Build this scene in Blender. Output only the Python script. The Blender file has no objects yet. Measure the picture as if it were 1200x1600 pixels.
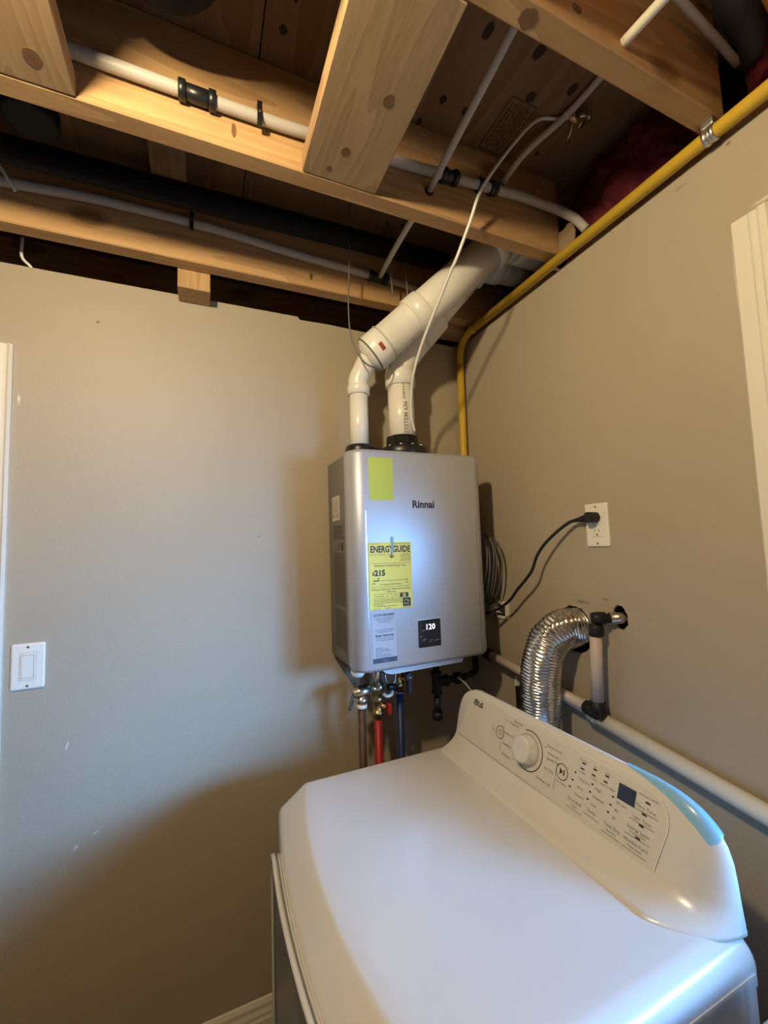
import bpy, bmesh, math, random
from mathutils import Vector, Matrix
random.seed(7)
C = bpy.context.scene.collection
SC = bpy.context.scene
PI = math.pi
V = Vector

# ------------------------------------------------------------------ camera
def make_camera():
    yaw, pitch, roll, fpx = 0.412051, 0.077108, -0.034445, 657.733
    f = V((math.sin(yaw)*math.cos(pitch), math.cos(yaw)*math.cos(pitch), math.sin(pitch)))
    r = V((math.cos(yaw), -math.sin(yaw), 0)); u = r.cross(f)
    c, s = math.cos(roll), math.sin(roll)
    r2 = c*r + s*u; u2 = -s*r + c*u
    cd = bpy.data.cameras.new('camera'); co = bpy.data.objects.new('camera', cd); C.objects.link(co)
    m = Matrix((r2, u2, -f)).transposed().to_4x4(); m.translation = V((-0.97012, -1.38888, 1.52239))
    co.matrix_world = m
    cd.sensor_fit = 'HORIZONTAL'; cd.sensor_width = 36; cd.lens = fpx*36/1200; cd.clip_start = 0.02
    SC.camera = co
make_camera()

# ------------------------------------------------------------------ world, lights, exposure
w = bpy.data.worlds.new('World'); SC.world = w; w.use_nodes = True
bg = w.node_tree.nodes['Background']; bg.inputs[0].default_value = (0.28, 0.58, 1.0, 1); bg.inputs[1].default_value = 0.8
SC.view_settings.view_transform = 'Standard'; SC.view_settings.look = 'None'
SC.view_settings.exposure = 0.0; SC.view_settings.gamma = 1.0; SC.view_settings.use_curve_mapping = False
try:
    SC.cycles.use_denoising = True
    SC.cycles.max_bounces = 8; SC.cycles.diffuse_bounces = 5; SC.cycles.glossy_bounces = 4
    SC.cycles.sample_clamp_indirect = 6.0
except Exception: pass

BULB_POS = V((-1.245, -1.127, 2.278)); BULB_W = 37.0; BULB_COL = (1.0, 0.80, 0.48)
SKY_W = 19.0; SKY_COL = (0.20, 0.50, 1.0)
def area(name, loc, target, sx, sy, power, col, spread=180):
    l = bpy.data.lights.new(name, 'AREA'); l.shape = 'RECTANGLE'; l.size = sx; l.size_y = sy
    l.energy = power; l.color = col; l.spread = math.radians(spread)
    o = bpy.data.objects.new(name, l); C.objects.link(o); o.location = loc
    o.rotation_euler = (V(target)-V(loc)).to_track_quat('-Z', 'Y').to_euler()
    return o
# daylight falling through the window in the right wall
area('window_daylight', (0.75, -2.35, 1.52), (-0.84, 0.0, 1.00), 1.1, 0.45, SKY_W, SKY_COL, 52)

# ------------------------------------------------------------------ materials
def mat(name, col=(.8,.8,.8), rough=.5, metal=0.0, spec=.5, bump=0, bscale=200, var=0, vscale=6, coat=0, trans=0, emit=None, es=1):
    m = bpy.data.materials.new(name); m.use_nodes = True
    nt = m.node_tree; b = nt.nodes['Principled BSDF']
    b.inputs['Base Color'].default_value = (*col, 1); b.inputs['Roughness'].default_value = rough
    b.inputs['Metallic'].default_value = metal; b.inputs['Specular IOR Level'].default_value = spec
    if coat: b.inputs['Coat Weight'].default_value = coat; b.inputs['Coat Roughness'].default_value = .12
    if trans: b.inputs['Transmission Weight'].default_value = trans
    if emit: b.inputs['Emission Color'].default_value = (*emit, 1); b.inputs['Emission Strength'].default_value = es
    tc = nt.nodes.new('ShaderNodeTexCoord')
    n = nt.nodes.new('ShaderNodeTexNoise'); n.inputs['Scale'].default_value = vscale; n.inputs['Detail'].default_value = 4
    nt.links.new(tc.outputs['Object'], n.inputs['Vector'])
    mx = nt.nodes.new('ShaderNodeMix'); mx.data_type = 'RGBA'
    v = max(var, .02)
    mx.inputs[6].default_value = (*[c*(1-v) for c in col], 1); mx.inputs[7].default_value = (*[min(1, c*(1+v)) for c in col], 1)
    nt.links.new(n.outputs['Fac'], mx.inputs[0]); nt.links.new(mx.outputs[2], b.inputs['Base Color'])
    if bump:
        n2 = nt.nodes.new('ShaderNodeTexNoise'); n2.inputs['Scale'].default_value = bscale; n2.inputs['Detail'].default_value = 3
        bp = nt.nodes.new('ShaderNodeBump'); bp.inputs['Strength'].default_value = bump; bp.inputs['Distance'].default_value = .002
        nt.links.new(tc.outputs['Object'], n2.inputs['Vector']); nt.links.new(n2.outputs['Fac'], bp.inputs['Height'])
        nt.links.new(bp.outputs['Normal'], b.inputs['Normal'])
    return m

def paint_wall(name, col, scuffs=()):
    m = mat(name, col, .55, spec=.35, bump=.35, bscale=170, var=.05, vscale=3)
    nt = m.node_tree; b = nt.nodes['Principled BSDF']; src = b.inputs['Base Color'].links[0].from_socket
    tc = nt.nodes.new('ShaderNodeTexCoord')
    nz = nt.nodes.new('ShaderNodeTexNoise'); nz.inputs['Scale'].default_value = 60
    nt.links.new(tc.outputs['Object'], nz.inputs['Vector'])
    for (p, r, c) in scuffs:
        mp = nt.nodes.new('ShaderNodeMapping'); mp.vector_type = 'TEXTURE'
        mp.inputs['Location'].default_value = p; mp.inputs['Scale'].default_value = r[:3]
        if len(r) > 3: mp.inputs['Rotation'].default_value = r[3:]
        ln = nt.nodes.new('ShaderNodeVectorMath'); ln.operation = 'LENGTH'
        ad = nt.nodes.new('ShaderNodeMath'); ad.operation = 'MULTIPLY_ADD'; ad.inputs[1].default_value = 1.2
        mr = nt.nodes.new('ShaderNodeMapRange'); mr.inputs['From Min'].default_value = 1.6; mr.inputs['From Max'].default_value = .9
        mr.inputs['To Max'].default_value = .75
        x = nt.nodes.new('ShaderNodeMix'); x.data_type = 'RGBA'; x.inputs[7].default_value = (*c, 1)
        nt.links.new(tc.outputs['Object'], mp.inputs['Vector']); nt.links.new(mp.outputs[0], ln.inputs[0])
        nt.links.new(nz.outputs['Fac'], ad.inputs[0]); nt.links.new(ln.outputs['Value'], ad.inputs[2])
        nt.links.new(ad.outputs[0], mr.inputs['Value']); nt.links.new(mr.outputs[0], x.inputs[0])
        nt.links.new(src, x.inputs[6]); src = x.outputs[2]
    nt.links.new(src, b.inputs['Base Color'])
    return m

def wood(name, axis, c_lo, c_hi, c_knot, ring=14, rough=.6, knots=True):
    m = bpy.data.materials.new(name); m.use_nodes = True
    nt = m.node_tree; b = nt.nodes['Principled BSDF']; b.inputs['Roughness'].default_value = rough; b.inputs['Specular IOR Level'].default_value = .25
    N = nt.nodes.new; L = nt.links.new
    tc = N('ShaderNodeTexCoord'); oi = N('ShaderNodeObjectInfo')
    add = N('ShaderNodeVectorMath'); add.operation = 'MULTIPLY_ADD'
    cmb = N('ShaderNodeCombineXYZ')
    mul = N('ShaderNodeMath'); mul.operation = 'MULTIPLY'; mul.inputs[1].default_value = 7.3
    L(oi.outputs['Random'], mul.inputs[0])
    for k in range(3): L(mul.outputs[0], cmb.inputs[k])
    add.inputs[1].default_value = (1,1,1); L(tc.outputs['Object'], add.inputs[0]); L(cmb.outputs[0], add.inputs[2])
    mp = N('ShaderNodeMapping'); s = [1.0, 1.0, 1.0]; s[axis] = .12
    mp.inputs['Scale'].default_value = s; L(add.outputs[0], mp.inputs['Vector'])
    # growth rings: distorted distance field, stretched along the grain
    nz = N('ShaderNodeTexNoise'); nz.inputs['Scale'].default_value = 7; nz.inputs['Detail'].default_value = 2; L(mp.outputs[0], nz.inputs['Vector'])
    rg = N('ShaderNodeMath'); rg.operation = 'MULTIPLY'; rg.inputs[1].default_value = ring; L(nz.outputs['Fac'], rg.inputs[0])
    fr = N('ShaderNodeMath'); fr.operation = 'FRACT'; L(rg.outputs[0], fr.inputs[0])
    fine = N('ShaderNodeTexNoise'); fine.inputs['Scale'].default_value = 160; fine.inputs['Detail'].default_value = 3; L(mp.outputs[0], fine.inputs['Vector'])
    ma = N('ShaderNodeMath'); ma.operation = 'MULTIPLY_ADD'; ma.inputs[1].default_value = .55; ma.inputs[2].default_value = -.05
    L(fr.outputs[0], ma.inputs[0])
    m2 = N('ShaderNodeMath'); m2.operation = 'MULTIPLY_ADD'; m2.inputs[1].default_value = .55; L(fine.outputs['Fac'], m2.inputs[0]); L(ma.outputs[0], m2.inputs[2])
    mx = N('ShaderNodeMix'); mx.data_type = 'RGBA'; mx.inputs[6].default_value = (*c_hi,1); mx.inputs[7].default_value = (*c_lo,1)
    L(m2.outputs[0], mx.inputs[0]); out = mx.outputs[2]
    if knots:
        mk = N('ShaderNodeMapping'); sk = [1,1,1]; sk[axis] = .55; mk.inputs['Scale'].default_value = sk; L(add.outputs[0], mk.inputs['Vector'])
        vo = N('ShaderNodeTexVoronoi'); vo.inputs['Scale'].default_value = 6.5; L(mk.outputs[0], vo.inputs['Vector'])
        mr = N('ShaderNodeMapRange'); mr.inputs['From Min'].default_value = .21; mr.inputs['From Max'].default_value = .11; mr.inputs['To Max'].default_value = .8
        L(vo.outputs['Distance'], mr.inputs['Value'])
        mx2 = N('ShaderNodeMix'); mx2.data_type = 'RGBA'; mx2.inputs[7].default_value = (*c_knot,1)
        L(mr.outputs[0], mx2.inputs[0]); L(out, mx2.inputs[6]); out = mx2.outputs[2]
    L(out, b.inputs['Base Color'])
    bp = N('ShaderNodeBump'); bp.inputs['Strength'].default_value = .2; bp.inputs['Distance'].default_value = .001
    L(fine.outputs['Fac'], bp.inputs['Height']); L(bp.outputs['Normal'], b.inputs['Normal'])
    return m

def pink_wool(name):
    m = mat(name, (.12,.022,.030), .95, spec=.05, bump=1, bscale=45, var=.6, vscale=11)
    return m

WALLC = (.40,.345,.265)
lite = (.72,.68,.60)
M = {}
M['wall_l'] = paint_wall('wall_paint_left', WALLC, [
    ((-1.415,0,1.945),(.004,.1,.02),lite), ((-1.43,0,1.74),(.0025,.1,.03),lite), ((-1.291,0,1.026),(.0035,.1,.014,0,.3,0),lite),
    ((-1.268,0,.766),(.005,.1,.010,0,.6,0),lite), ((-1.224,0,.792),(.009,.1,.003,0,-.4,0),lite),
    ((-1.241,0,2.189),(.006,.1,.004),(.08,.06,.05)), ((-.799,0,1.562),(.004,.1,.003),(.1,.08,.06)), ((-.255,0,1.975),(.028,.1,.010,0,-.2,0),(.62,.56,.47))])
M['wall_r'] = paint_wall('wall_paint_right', WALLC, [
    ((0,-.944,2.03),(.1,.0018,.07),lite), ((0,-.946,1.80),(.1,.0015,.09),lite), ((0,-1.0,2.145),(.1,.025,.004),lite),
    ((0,-.52,1.345),(.1,.03,.006),(.16,.13,.10)), ((0,-.595,1.36),(.1,.012,.004),(.16,.13,.10)), ((0,-.955,2.30),(.1,.006,.005),(.1,.08,.06)), ((0,-.86,2.285),(.1,.02,.005),(.3,.25,.19))])
M['wall'] = paint_wall('wall_paint_plain', WALLC)
M['gyp'] = mat('drywall_core', (.55,.52,.47), .9, bump=.5, bscale=90)
M['dark'] = mat('cavity_shade', (.03,.022,.016), .95, var=.3)  # near-black colour stands in for the shade inside hidden cavities
M['trim'] = mat('trim_gloss_cream', (.74,.70,.60), .28, spec=.5, var=.02)
M['concrete'] = mat('floor_concrete', (.10,.09,.08), .8, bump=.4, bscale=60, var=.15)
M['woodx'] = wood('spruce_along_x', 0, (.36,.20,.088), (.55,.35,.17), (.18,.08,.03), ring=9)
M['woody'] = wood('spruce_along_y', 1, (.29,.178,.090), (.44,.30,.165), (.17,.085,.035), ring=16)
M['woodz'] = wood('spruce_along_z', 2, (.36,.21,.09), (.53,.35,.17), (.20,.09,.03), ring=12)
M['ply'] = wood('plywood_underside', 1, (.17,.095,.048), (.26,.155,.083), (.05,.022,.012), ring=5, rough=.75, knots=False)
M['knot'] = mat('plywood_knot', (.035,.016,.009), .8, var=.4, vscale=60)
M['woodknot'] = mat('lumber_knot', (.17,.085,.035), .7, var=.45, vscale=70)
M['ink'] = mat('ink_stamp', (.10,.05,.025), .8)
M['pex'] = mat('white_pex', (.46,.42,.39), .42, spec=.3, var=.06, vscale=9)
M['pexclear'] = mat('cloudy_pex', (.55,.47,.41), .45, spec=.4, var=.12, vscale=7)
M['pvc'] = mat('white_pvc', (.80,.78,.72), .28, spec=.5, var=.02)
M['tubing'] = mat('milky_tubing', (.75,.73,.68), .35, spec=.5)
M['black'] = mat('black_plastic', (.012,.012,.013), .35, spec=.5)
M['abs'] = mat('black_abs', (.006,.006,.008), .6, spec=.12)
M['rubber'] = mat('black_rubber', (.010,.010,.011), .5, spec=.4)
M['iron'] = mat('black_iron', (.018,.016,.015), .5, metal=.4)
M['gas'] = mat('yellow_gas_coating', (.60,.39,.035), .5, var=.10, vscale=12)
M['chrome'] = mat('chrome_plate', (.75,.75,.74), .22, metal=1)
M['zinc'] = mat('zinc_steel', (.62,.63,.63), .35, metal=1, var=.15, vscale=30)
M['brass'] = mat('dull_brass', (.52,.38,.18), .38, metal=1, var=.2, vscale=40)
M['nickel'] = mat('worn_nickel', (.62,.57,.48), .3, metal=1, var=.15, vscale=30)
M['copper'] = mat('aged_copper', (.10,.052,.032), .55, metal=.4, var=.35, vscale=30)
M['red'] = mat('red_pex', (.38,.014,.012), .42, spec=.4)
M['blue'] = mat('blue_pex', (.008,.030,.115), .42, spec=.4)
M['foil'] = mat('aluminium_foil', (.80,.80,.80), .18, metal=1, bump=.5, bscale=60, var=.05)
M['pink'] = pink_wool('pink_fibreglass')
M['paper'] = mat('kraft_facing', (.26,.18,.115), .85, bump=.4, bscale=50)
M['silver'] = mat('silver_paint_panel', (.50,.525,.575), .46, metal=.5, spec=.5, var=.01)
M['casing'] = mat('grey_casing_paint', (.19,.175,.155), .55, metal=.0, spec=.3, var=.02)
M['white'] = mat('white_enamel', (.66,.66,.67), .20, spec=.5, var=.005, coat=.3)
M['whitep'] = mat('white_console_plastic', (.68,.67,.64), .24, spec=.5, var=.005)
M['panelp'] = mat('console_face', (.66,.63,.56), .38, spec=.4, var=.005)
M['door_w'] = mat('dryer_door_white', (.62,.62,.60), .25, spec=.5)
M['door_g'] = mat('dryer_door_groove', (.17,.165,.15), .35)
M['plate'] = mat('switch_plate_ivory', (.80,.77,.69), .3, spec=.5)
M['grey'] = mat('grey_print', (.22,.205,.185), .6)
M['print'] = mat('dark_print', (.03,.028,.027), .6)
M['greyline'] = mat('grey_seam', (.42,.41,.39), .4)
M['yellow'] = mat('yellow_label', (.74,.66,.11), .55, var=.01)
M['lime'] = mat('lime_note', (.47,.52,.06), .6, var=.05)
M['bluegrey'] = mat('bluegrey_label', (.40,.43,.50), .55)
M['navy'] = mat('navy_band', (.045,.055,.085), .5)
M['paperw'] = mat('white_label', (.62,.58,.48), .6)
M['screen'] = mat('display_glass', (.012,.016,.022), .08, spec=.6)
M['led'] = mat('led_digits', (.9,.95,1), .5, emit=(.85,.93,1), es=1.0)
M['orange'] = mat('orange_cable', (.62,.27,.05), .5)
M['redsticker'] = mat('red_sticker', (.30,.05,.02), .5)
M['greywire'] = mat('grey_wire', (.13,.125,.11), .5)
M['ductgrey'] = mat('grey_duct_wrap', (.045,.047,.052), .45, bump=.6, bscale=40, var=.3, vscale=25)
M['coil'] = mat('grey_control_cable', (.085,.085,.09), .45)
M['bulb'] = mat('lit_bulb', (1,1,1), .5, emit=BULB_COL, es=BULB_W/.034)
M['porcelain'] = mat('porcelain', (.8,.8,.78), .25)
def tape_mat():
    m = mat('blue_film_tape', (.22,.62,.95), .18, spec=.6, bump=.5, bscale=35); m.node_tree.nodes['Principled BSDF'].inputs['Alpha'].default_value = .62; return m
M['tape'] = tape_mat()
def clear_tape():
    m = mat('clear_tape', (.40,.50,.62), .5, spec=.3); m.node_tree.nodes['Principled BSDF'].inputs['Alpha'].default_value = .6; return m
M['cleartape'] = clear_tape()
def glass_mat():
    m = bpy.data.materials.new('window_glass'); m.use_nodes = True; nt = m.node_tree
    nt.nodes.remove(nt.nodes['Principled BSDF']); o = nt.nodes['Material Output']
    t = nt.nodes.new('ShaderNodeBsdfTransparent'); g = nt.nodes.new('ShaderNodeBsdfGlossy'); g.inputs['Roughness'].default_value = .02
    lw = nt.nodes.new('ShaderNodeLayerWeight'); lw.inputs[0].default_value = .5
    pw = nt.nodes.new('ShaderNodeMath'); pw.operation = 'POWER'; pw.inputs[1].default_value = 5
    f = nt.nodes.new('ShaderNodeMath'); f.operation = 'MULTIPLY_ADD'; f.inputs[1].default_value = .9; f.inputs[2].default_value = .05
    nt.links.new(lw.outputs['Facing'], pw.inputs[0]); nt.links.new(pw.outputs[0], f.inputs[0]); x = nt.nodes.new('ShaderNodeMixShader')
    nt.links.new(f.outputs[0], x.inputs[0]); nt.links.new(t.outputs[0], x.inputs[1]); nt.links.new(g.outputs[0], x.inputs[2]); nt.links.new(x.outputs[0], o.inputs[0])
    return m
M['glass'] = glass_mat()

# ------------------------------------------------------------------ geometry helpers
def BM(): return bmesh.new()
def box(bm, x0, x1, y0, y1, z0, z1, bev=0, seg=2):
    t = bmesh.new()
    bmesh.ops.create_cube(t, size=1)
    for v in t.verts:
        v.co = V(((x0+x1)/2+v.co.x*(x1-x0), (y0+y1)/2+v.co.y*(y1-y0), (z0+z1)/2+v.co.z*(z1-z0)))
    if bev: bmesh.ops.bevel(t, geom=t.edges[:], offset=bev, segments=seg, affect='EDGES', profile=.5)
    join(bm, t)
def join(bm, t):
    me = bpy.data.meshes.new('tmp'); t.to_mesh(me); t.free(); bm.from_mesh(me); bpy.data.meshes.remove(me)
def smooth_path(pts, n=6):
    pts = [V(p) for p in pts]; out = []
    for i in range(len(pts)-1):
        p0 = pts[max(i-1,0)]; p1 = pts[i]; p2 = pts[i+1]; p3 = pts[min(i+2,len(pts)-1)]
        for k in range(n):
            t = k/n
            out.append(.5*((2*p1)+(p2-p0)*t+(2*p0-5*p1+4*p2-p3)*t*t+(3*p1-p0-3*p2+p3)*t**3))
    out.append(pts[-1]); return out
def tube(bm, pts, r, seg=12, sm=0, caps=True, rad=None, jit=0):
    pts = smooth_path(pts, sm) if sm else [V(p) for p in pts]
    n = len(pts); rings = []
    t = (pts[1]-pts[0]).normalized(); a = V((0,0,1)) if abs(t.z) < .9 else V((1,0,0))
    nx = t.cross(a).normalized()
    for i, p in enumerate(pts):
        t = (pts[min(i+1,n-1)]-pts[max(i-1,0)]).normalized()
        nx = (nx - t*nx.dot(t)).normalized(); ny = t.cross(nx)
        rr = rad(i, n) if rad else r
        rings.append([bm.verts.new(p+(nx*math.cos(2*PI*k/seg)+ny*math.sin(2*PI*k/seg))*(rr+(random.uniform(-jit,jit) if jit else 0))) for k in range(seg)])
    for A, B in zip(rings, rings[1:]):
        for k in range(seg):
            f = bm.faces.new((A[k], A[(k+1)%seg], B[(k+1)%seg], B[k])); f.smooth = True
    if caps:
        bm.faces.new(rings[0][::-1]); bm.faces.new(rings[-1])
def lathe(bm, p0, d, prof, seg=20):
    """prof: list of (distance along d, radius)"""
    p0 = V(p0); d = V(d).normalized(); a = V((0,0,1)) if abs(d.z) < .9 else V((1,0,0))
    nx = d.cross(a).normalized(); ny = d.cross(nx); rings = []
    for (t, r) in prof:
        rings.append([bm.verts.new(p0+d*t+(nx*math.cos(2*PI*k/seg)+ny*math.sin(2*PI*k/seg))*max(r, 1e-5)) for k in range(seg)])
    for A, B in zip(rings, rings[1:]):
        for k in range(seg): bm.faces.new((A[k], A[(k+1)%seg], B[(k+1)%seg], B[k])).smooth = True
    bm.faces.new(rings[0][::-1]); bm.faces.new(rings[-1])
def prism(bm, poly, O, u, v, n, h, h0=0):
    """polygon (u,v) extruded from h0 to h along n"""
    O, u, v, n = V(O), V(u), V(v), V(n)
    a = [bm.verts.new(O+u*x+v*y+n*h0) for x, y in poly]; b = [bm.verts.new(O+u*x+v*y+n*h) for x, y in poly]
    k = len(poly)
    for i in range(k): bm.faces.new((a[i], a[(i+1)%k], b[(i+1)%k], b[i]))
    bm.faces.new(a[::-1]); bm.faces.new(b)
def rrect(x0, x1, y0, y1, r, n=5):
    rr = r if isinstance(r, (list, tuple)) else [r]*4      # bl, br, tr, tl
    out = []
    for (cx, cy, a0, q) in ((x0+rr[0], y0+rr[0], PI, rr[0]), (x1-rr[1], y0+rr[1], 1.5*PI, rr[1]), (x1-rr[2], y1-rr[2], 0, rr[2]), (x0+rr[3], y1-rr[3], .5*PI, rr[3])):
        if q < 1e-6: out.append((cx, cy)); continue
        for k in range(n+1):
            a = a0+k*PI/2/n; out.append((cx+q*math.cos(a), cy+q*math.sin(a)))
    return out
def disc(cx, cy, r, n=24): return [(cx+r*math.cos(2*PI*k/n), cy+r*math.sin(2*PI*k/n)) for k in range(n)]

WL = {}   # world location of every Empty / parent
def wloc(o): return WL.get(o.name, V((0,0,0)))
def obj(name, bm, m, parent=None, smooth=None, loc=None):
    bmesh.ops.recalc_face_normals(bm, faces=bm.faces[:])
    me = bpy.data.meshes.new(name)
    if smooth:
        for f in bm.faces: f.smooth = True
    if parent is not None: L = wloc(parent)
    elif loc is not None: L = V(loc)
    else:
        xs = [v.co.x for v in bm.verts]; ys = [v.co.y for v in bm.verts]; zs = [v.co.z for v in bm.verts]
        L = V(((min(xs)+max(xs))/2, (min(ys)+max(ys))/2, min(zs)))
    for v in bm.verts: v.co -= L
    bm.to_mesh(me); bm.free()
    o = bpy.data.objects.new(name, me); C.objects.link(o)
    me.materials.append(m)
    if parent is not None: o.parent = parent
    else: o.location = L
    WL[o.name] = L
    if smooth == 'auto':
        try: me.set_sharp_from_angle(angle=math.radians(38))
        except Exception: pass
    return o
def tag(o, label, cat, group=None):
    o['label'] = label; o['category'] = cat
    if group: o['group'] = group
    return o
def thing(name, loc, label, cat, group=None):
    o = bpy.data.objects.new(name, None); C.objects.link(o); o.location = loc; WL[o.name] = V(loc)
    o.empty_display_size = .05
    return tag(o, label, cat, group)
def struct(o): o['kind'] = 'structure'; return o

_tc = {}
def text_geo(s, size, bold=0, align='LEFT'):
    key = (s, size, bold, align)
    if key in _tc: return _tc[key]
    cu = bpy.data.curves.new('t', 'FONT'); cu.body = s; cu.size = size; cu.resolution_u = 2; cu.offset = bold; cu.align_x = align
    o = bpy.data.objects.new('t', cu); C.objects.link(o)
    bpy.context.view_layer.update()
    me = o.evaluated_get(bpy.context.evaluated_depsgraph_get()).to_mesh()
    r = ([v.co.copy() for v in me.vertices], [tuple(p.vertices) for p in me.polygons])
    o.evaluated_get(bpy.context.evaluated_depsgraph_get()).to_mesh_clear()
    bpy.data.objects.remove(o); bpy.data.curves.remove(cu)
    _tc[key] = r; return r
def text(bm, s, size, O, u, v, pos, lift=.0004, bold=0, align='CENTER', sx=1, rot=0):
    """flat print: pos (a,b) in the plane O + a*u + b*v"""
    vs, fs = text_geo(s, size, bold, align); O, u, v = V(O), V(u), V(v); n = u.cross(v).normalized()
    c, q = math.cos(rot), math.sin(rot); nv = []
    for p in vs:
        x, y = p.x*sx, p.y
        nv.append(bm.verts.new(O+u*(pos[0]+c*x-q*y)+v*(pos[1]+q*x+c*y)+n*lift))
    for f in fs:
        try: bm.faces.new([nv[i] for i in f])
        except ValueError: pass
def line(bm, O, u, v, a, b, wd, lift=.0004, h=.0002):
    O, u, v = V(O), V(u), V(v); n = u.cross(v).normalized()
    d = V((b[0]-a[0], b[1]-a[1])); d.normalize(); q = V((-d.y, d.x))*wd/2
    poly = [(a[0]-q.x, a[1]-q.y), (b[0]-q.x, b[1]-q.y), (b[0]+q.x, b[1]+q.y), (a[0]+q.x, a[1]+q.y)]
    prism(bm, poly, O, u, v, n, lift, lift-h)
def ringflat(bm, O, u, v, c, r0, r1, a0=0, a1=2*PI, n=40, lift=.0005):
    O, u, v = V(O), V(u), V(v); nn = u.cross(v).normalized(); A = []
    for k in range(n+1):
        a = a0+(a1-a0)*k/n
        A.append([bm.verts.new(O+u*(c[0]+r*math.cos(a))+v*(c[1]+r*math.sin(a))+nn*lift) for r in (r0, r1)])
    for p, q in zip(A, A[1:]): bm.faces.new((p[0], p[1], q[1], q[0]))

def plate_with_holes(name, outer, holes, thick, to_world, m):
    """flat plate with holes, made from a filled 2D curve"""
    cu = bpy.data.curves.new('c', 'CURVE'); cu.dimensions = '2D'; cu.fill_mode = 'BOTH'; cu.extrude = thick/2
    for poly in [outer]+holes:
        s = cu.splines.new('POLY'); s.points.add(len(poly)-1); s.use_cyclic_u = True
        for p, (a, b) in zip(s.points, poly): p.co = (a, b, 0, 1)
    o = bpy.data.objects.new('c', cu); C.objects.link(o); bpy.context.view_layer.update()
    dg = bpy.context.evaluated_depsgraph_get(); me = o.evaluated_get(dg).to_mesh()
    bm = bmesh.new(); bm.from_mesh(me); o.evaluated_get(dg).to_mesh_clear()
    bpy.data.objects.remove(o); bpy.data.curves.remove(cu)
    bmesh.ops.remove_doubles(bm, verts=bm.verts[:], dist=1e-5)
    for v in bm.verts: v.co = to_world(v.co)
    return obj(name, bm, m, loc=(0,0,0))

# ------------------------------------------------------------------ the setting
WT = 2.312      # top of the drywall
XL, YN = -3.3, -3.4
# left wall (y = 0), its top edge slightly notched
bm = BM()
top = [(XL,WT+.004), (-.663,WT+.004), (-.655,WT-.006), (-.56,WT-.004), (-.40,WT-.009), (-.2,WT-.003), (-.0,WT-.002)]
prism(bm, [(XL,0),(0,0)]+top[::-1], (0,0,0), (1,0,0), (0,0,1), (0,1,0), .0127)
struct(obj('wall_left', bm, M['wall_l'], loc=(0,0,0)))
# right wall (x = 0) with a window opening and two rough holes
def ragged(cy, cz, ry, rz, n, amp):
    return [(cy+math.cos(2*PI*k/n)*ry*(1+random.uniform(-amp,amp)), cz+math.sin(2*PI*k/n)*rz*(1+random.uniform(-amp,amp))) for k in range(n)]
WY0, WY1, WZ0, WZ1 = -2.40, -1.005, 1.06, 2.07
hole_duct = ragged(-.488, 1.266, .060, .066, 40, .05)
hole_pipe = ragged(-.632, 1.318, .023, .030, 26, .10)
struct(plate_with_holes('wall_right', [(1.3,0),(1.3,WT),(YN,WT),(YN,0)], [[(WY0,WZ0),(WY1,WZ0),(WY1,WZ1),(WY0,WZ1)], hole_duct, hole_pipe],
    .0127, lambda c: V((.00635+c.z, c.x, c.y)), M['wall_r']))
bm = BM(); box(bm, XL-.012, XL, YN, 1.3, 0, 2.585); struct(obj('wall_side', bm, M['wall']))
bm = BM(); box(bm, XL, .2, YN-.012, YN, 0, 2.585); struct(obj('wall_back', bm, M['wall']))
bm = BM(); box(bm, XL, .2, 1.3, 1.312, 0, 2.585); struct(obj('wall_far', bm, M['dark']))  # unseen closing wall, added to keep sky light from leaking in
# foundation wall behind the right drywall, open at the window
bm = BM()
box(bm, .135, .185, YN, WY0, 0, 2.585); box(bm, .135, .185, WY1, 1.3, 0, 2.585)
box(bm, .135, .185, WY0, WY1, 0, WZ0); box(bm, .135, .185, WY0, WY1, WZ1, 2.585)
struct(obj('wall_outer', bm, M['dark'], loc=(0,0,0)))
bm = BM(); box(bm, XL, .2, YN, 1.3, -.05, 0); struct(obj('floor', bm, M['concrete']))
# baseboard on the left wall
bm = BM()
prism(bm, [(0,0),(.016,0),(.016,.165),(.013,.172),(.013,.180),(.009,.190),(.009,.202),(.004,.212),(0,.214)], (-1.43,0,0), (0,-1,0), (0,0,1), (1,0,0), 1.43)
struct(obj('baseboard_left', bm, M['trim'], loc=(0,0,0)))

# window in the right wall: jamb liner, casing, sash, panes
wf = struct(bpy.data.objects.new('window_1', None)); C.objects.link(wf); WL[wf.name] = V((0,0,0))
bm = BM()
box(bm, .001, .18, WY1-.012, WY1, WZ0, WZ1); box(bm, .001, .18, WY0, WY0+.012, WZ0, WZ1)
box(bm, .001, .18, WY0, WY1, WZ0, WZ0+.012); box(bm, .001, .18, WY0, WY1, WZ1-.012, WZ1)
obj('jamb_liner', bm, M['trim'], wf)
CPR = [(0,0),(0,.009),(.004,.014),(.030,.014),(.034,.0165),(.038,.0145),(.044,.0145),(.049,.018),(.060,.018),(.063,.013),(.063,0)]
bm = BM(); prism(bm, CPR, (0,-.948,1.06), (0,-1,0), (-1,0,0), (0,0,1), 1.067); obj('casing', bm, M['trim'], wf)
bm = BM(); prism(bm, CPR, (0,WY0-.057,1.06), (0,1,0), (-1,0,0), (0,0,1), 1.067); obj('casing', bm, M['trim'], wf)
bm = BM(); prism(bm, CPR, (-.0002,-1.0115,2.127), (0,0,-1), (-1,0,0), (0,-1,0), -(WY0+.006)-1.0115); obj('casing', bm, M['trim'], wf)
bm = BM(); box(bm, -.035, .02, WY0-.06, -.980, 1.036, 1.06, .005); obj('sill', bm, M['trim'], wf)
bm = BM()
mid = (WY0+WY1)/2
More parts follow.
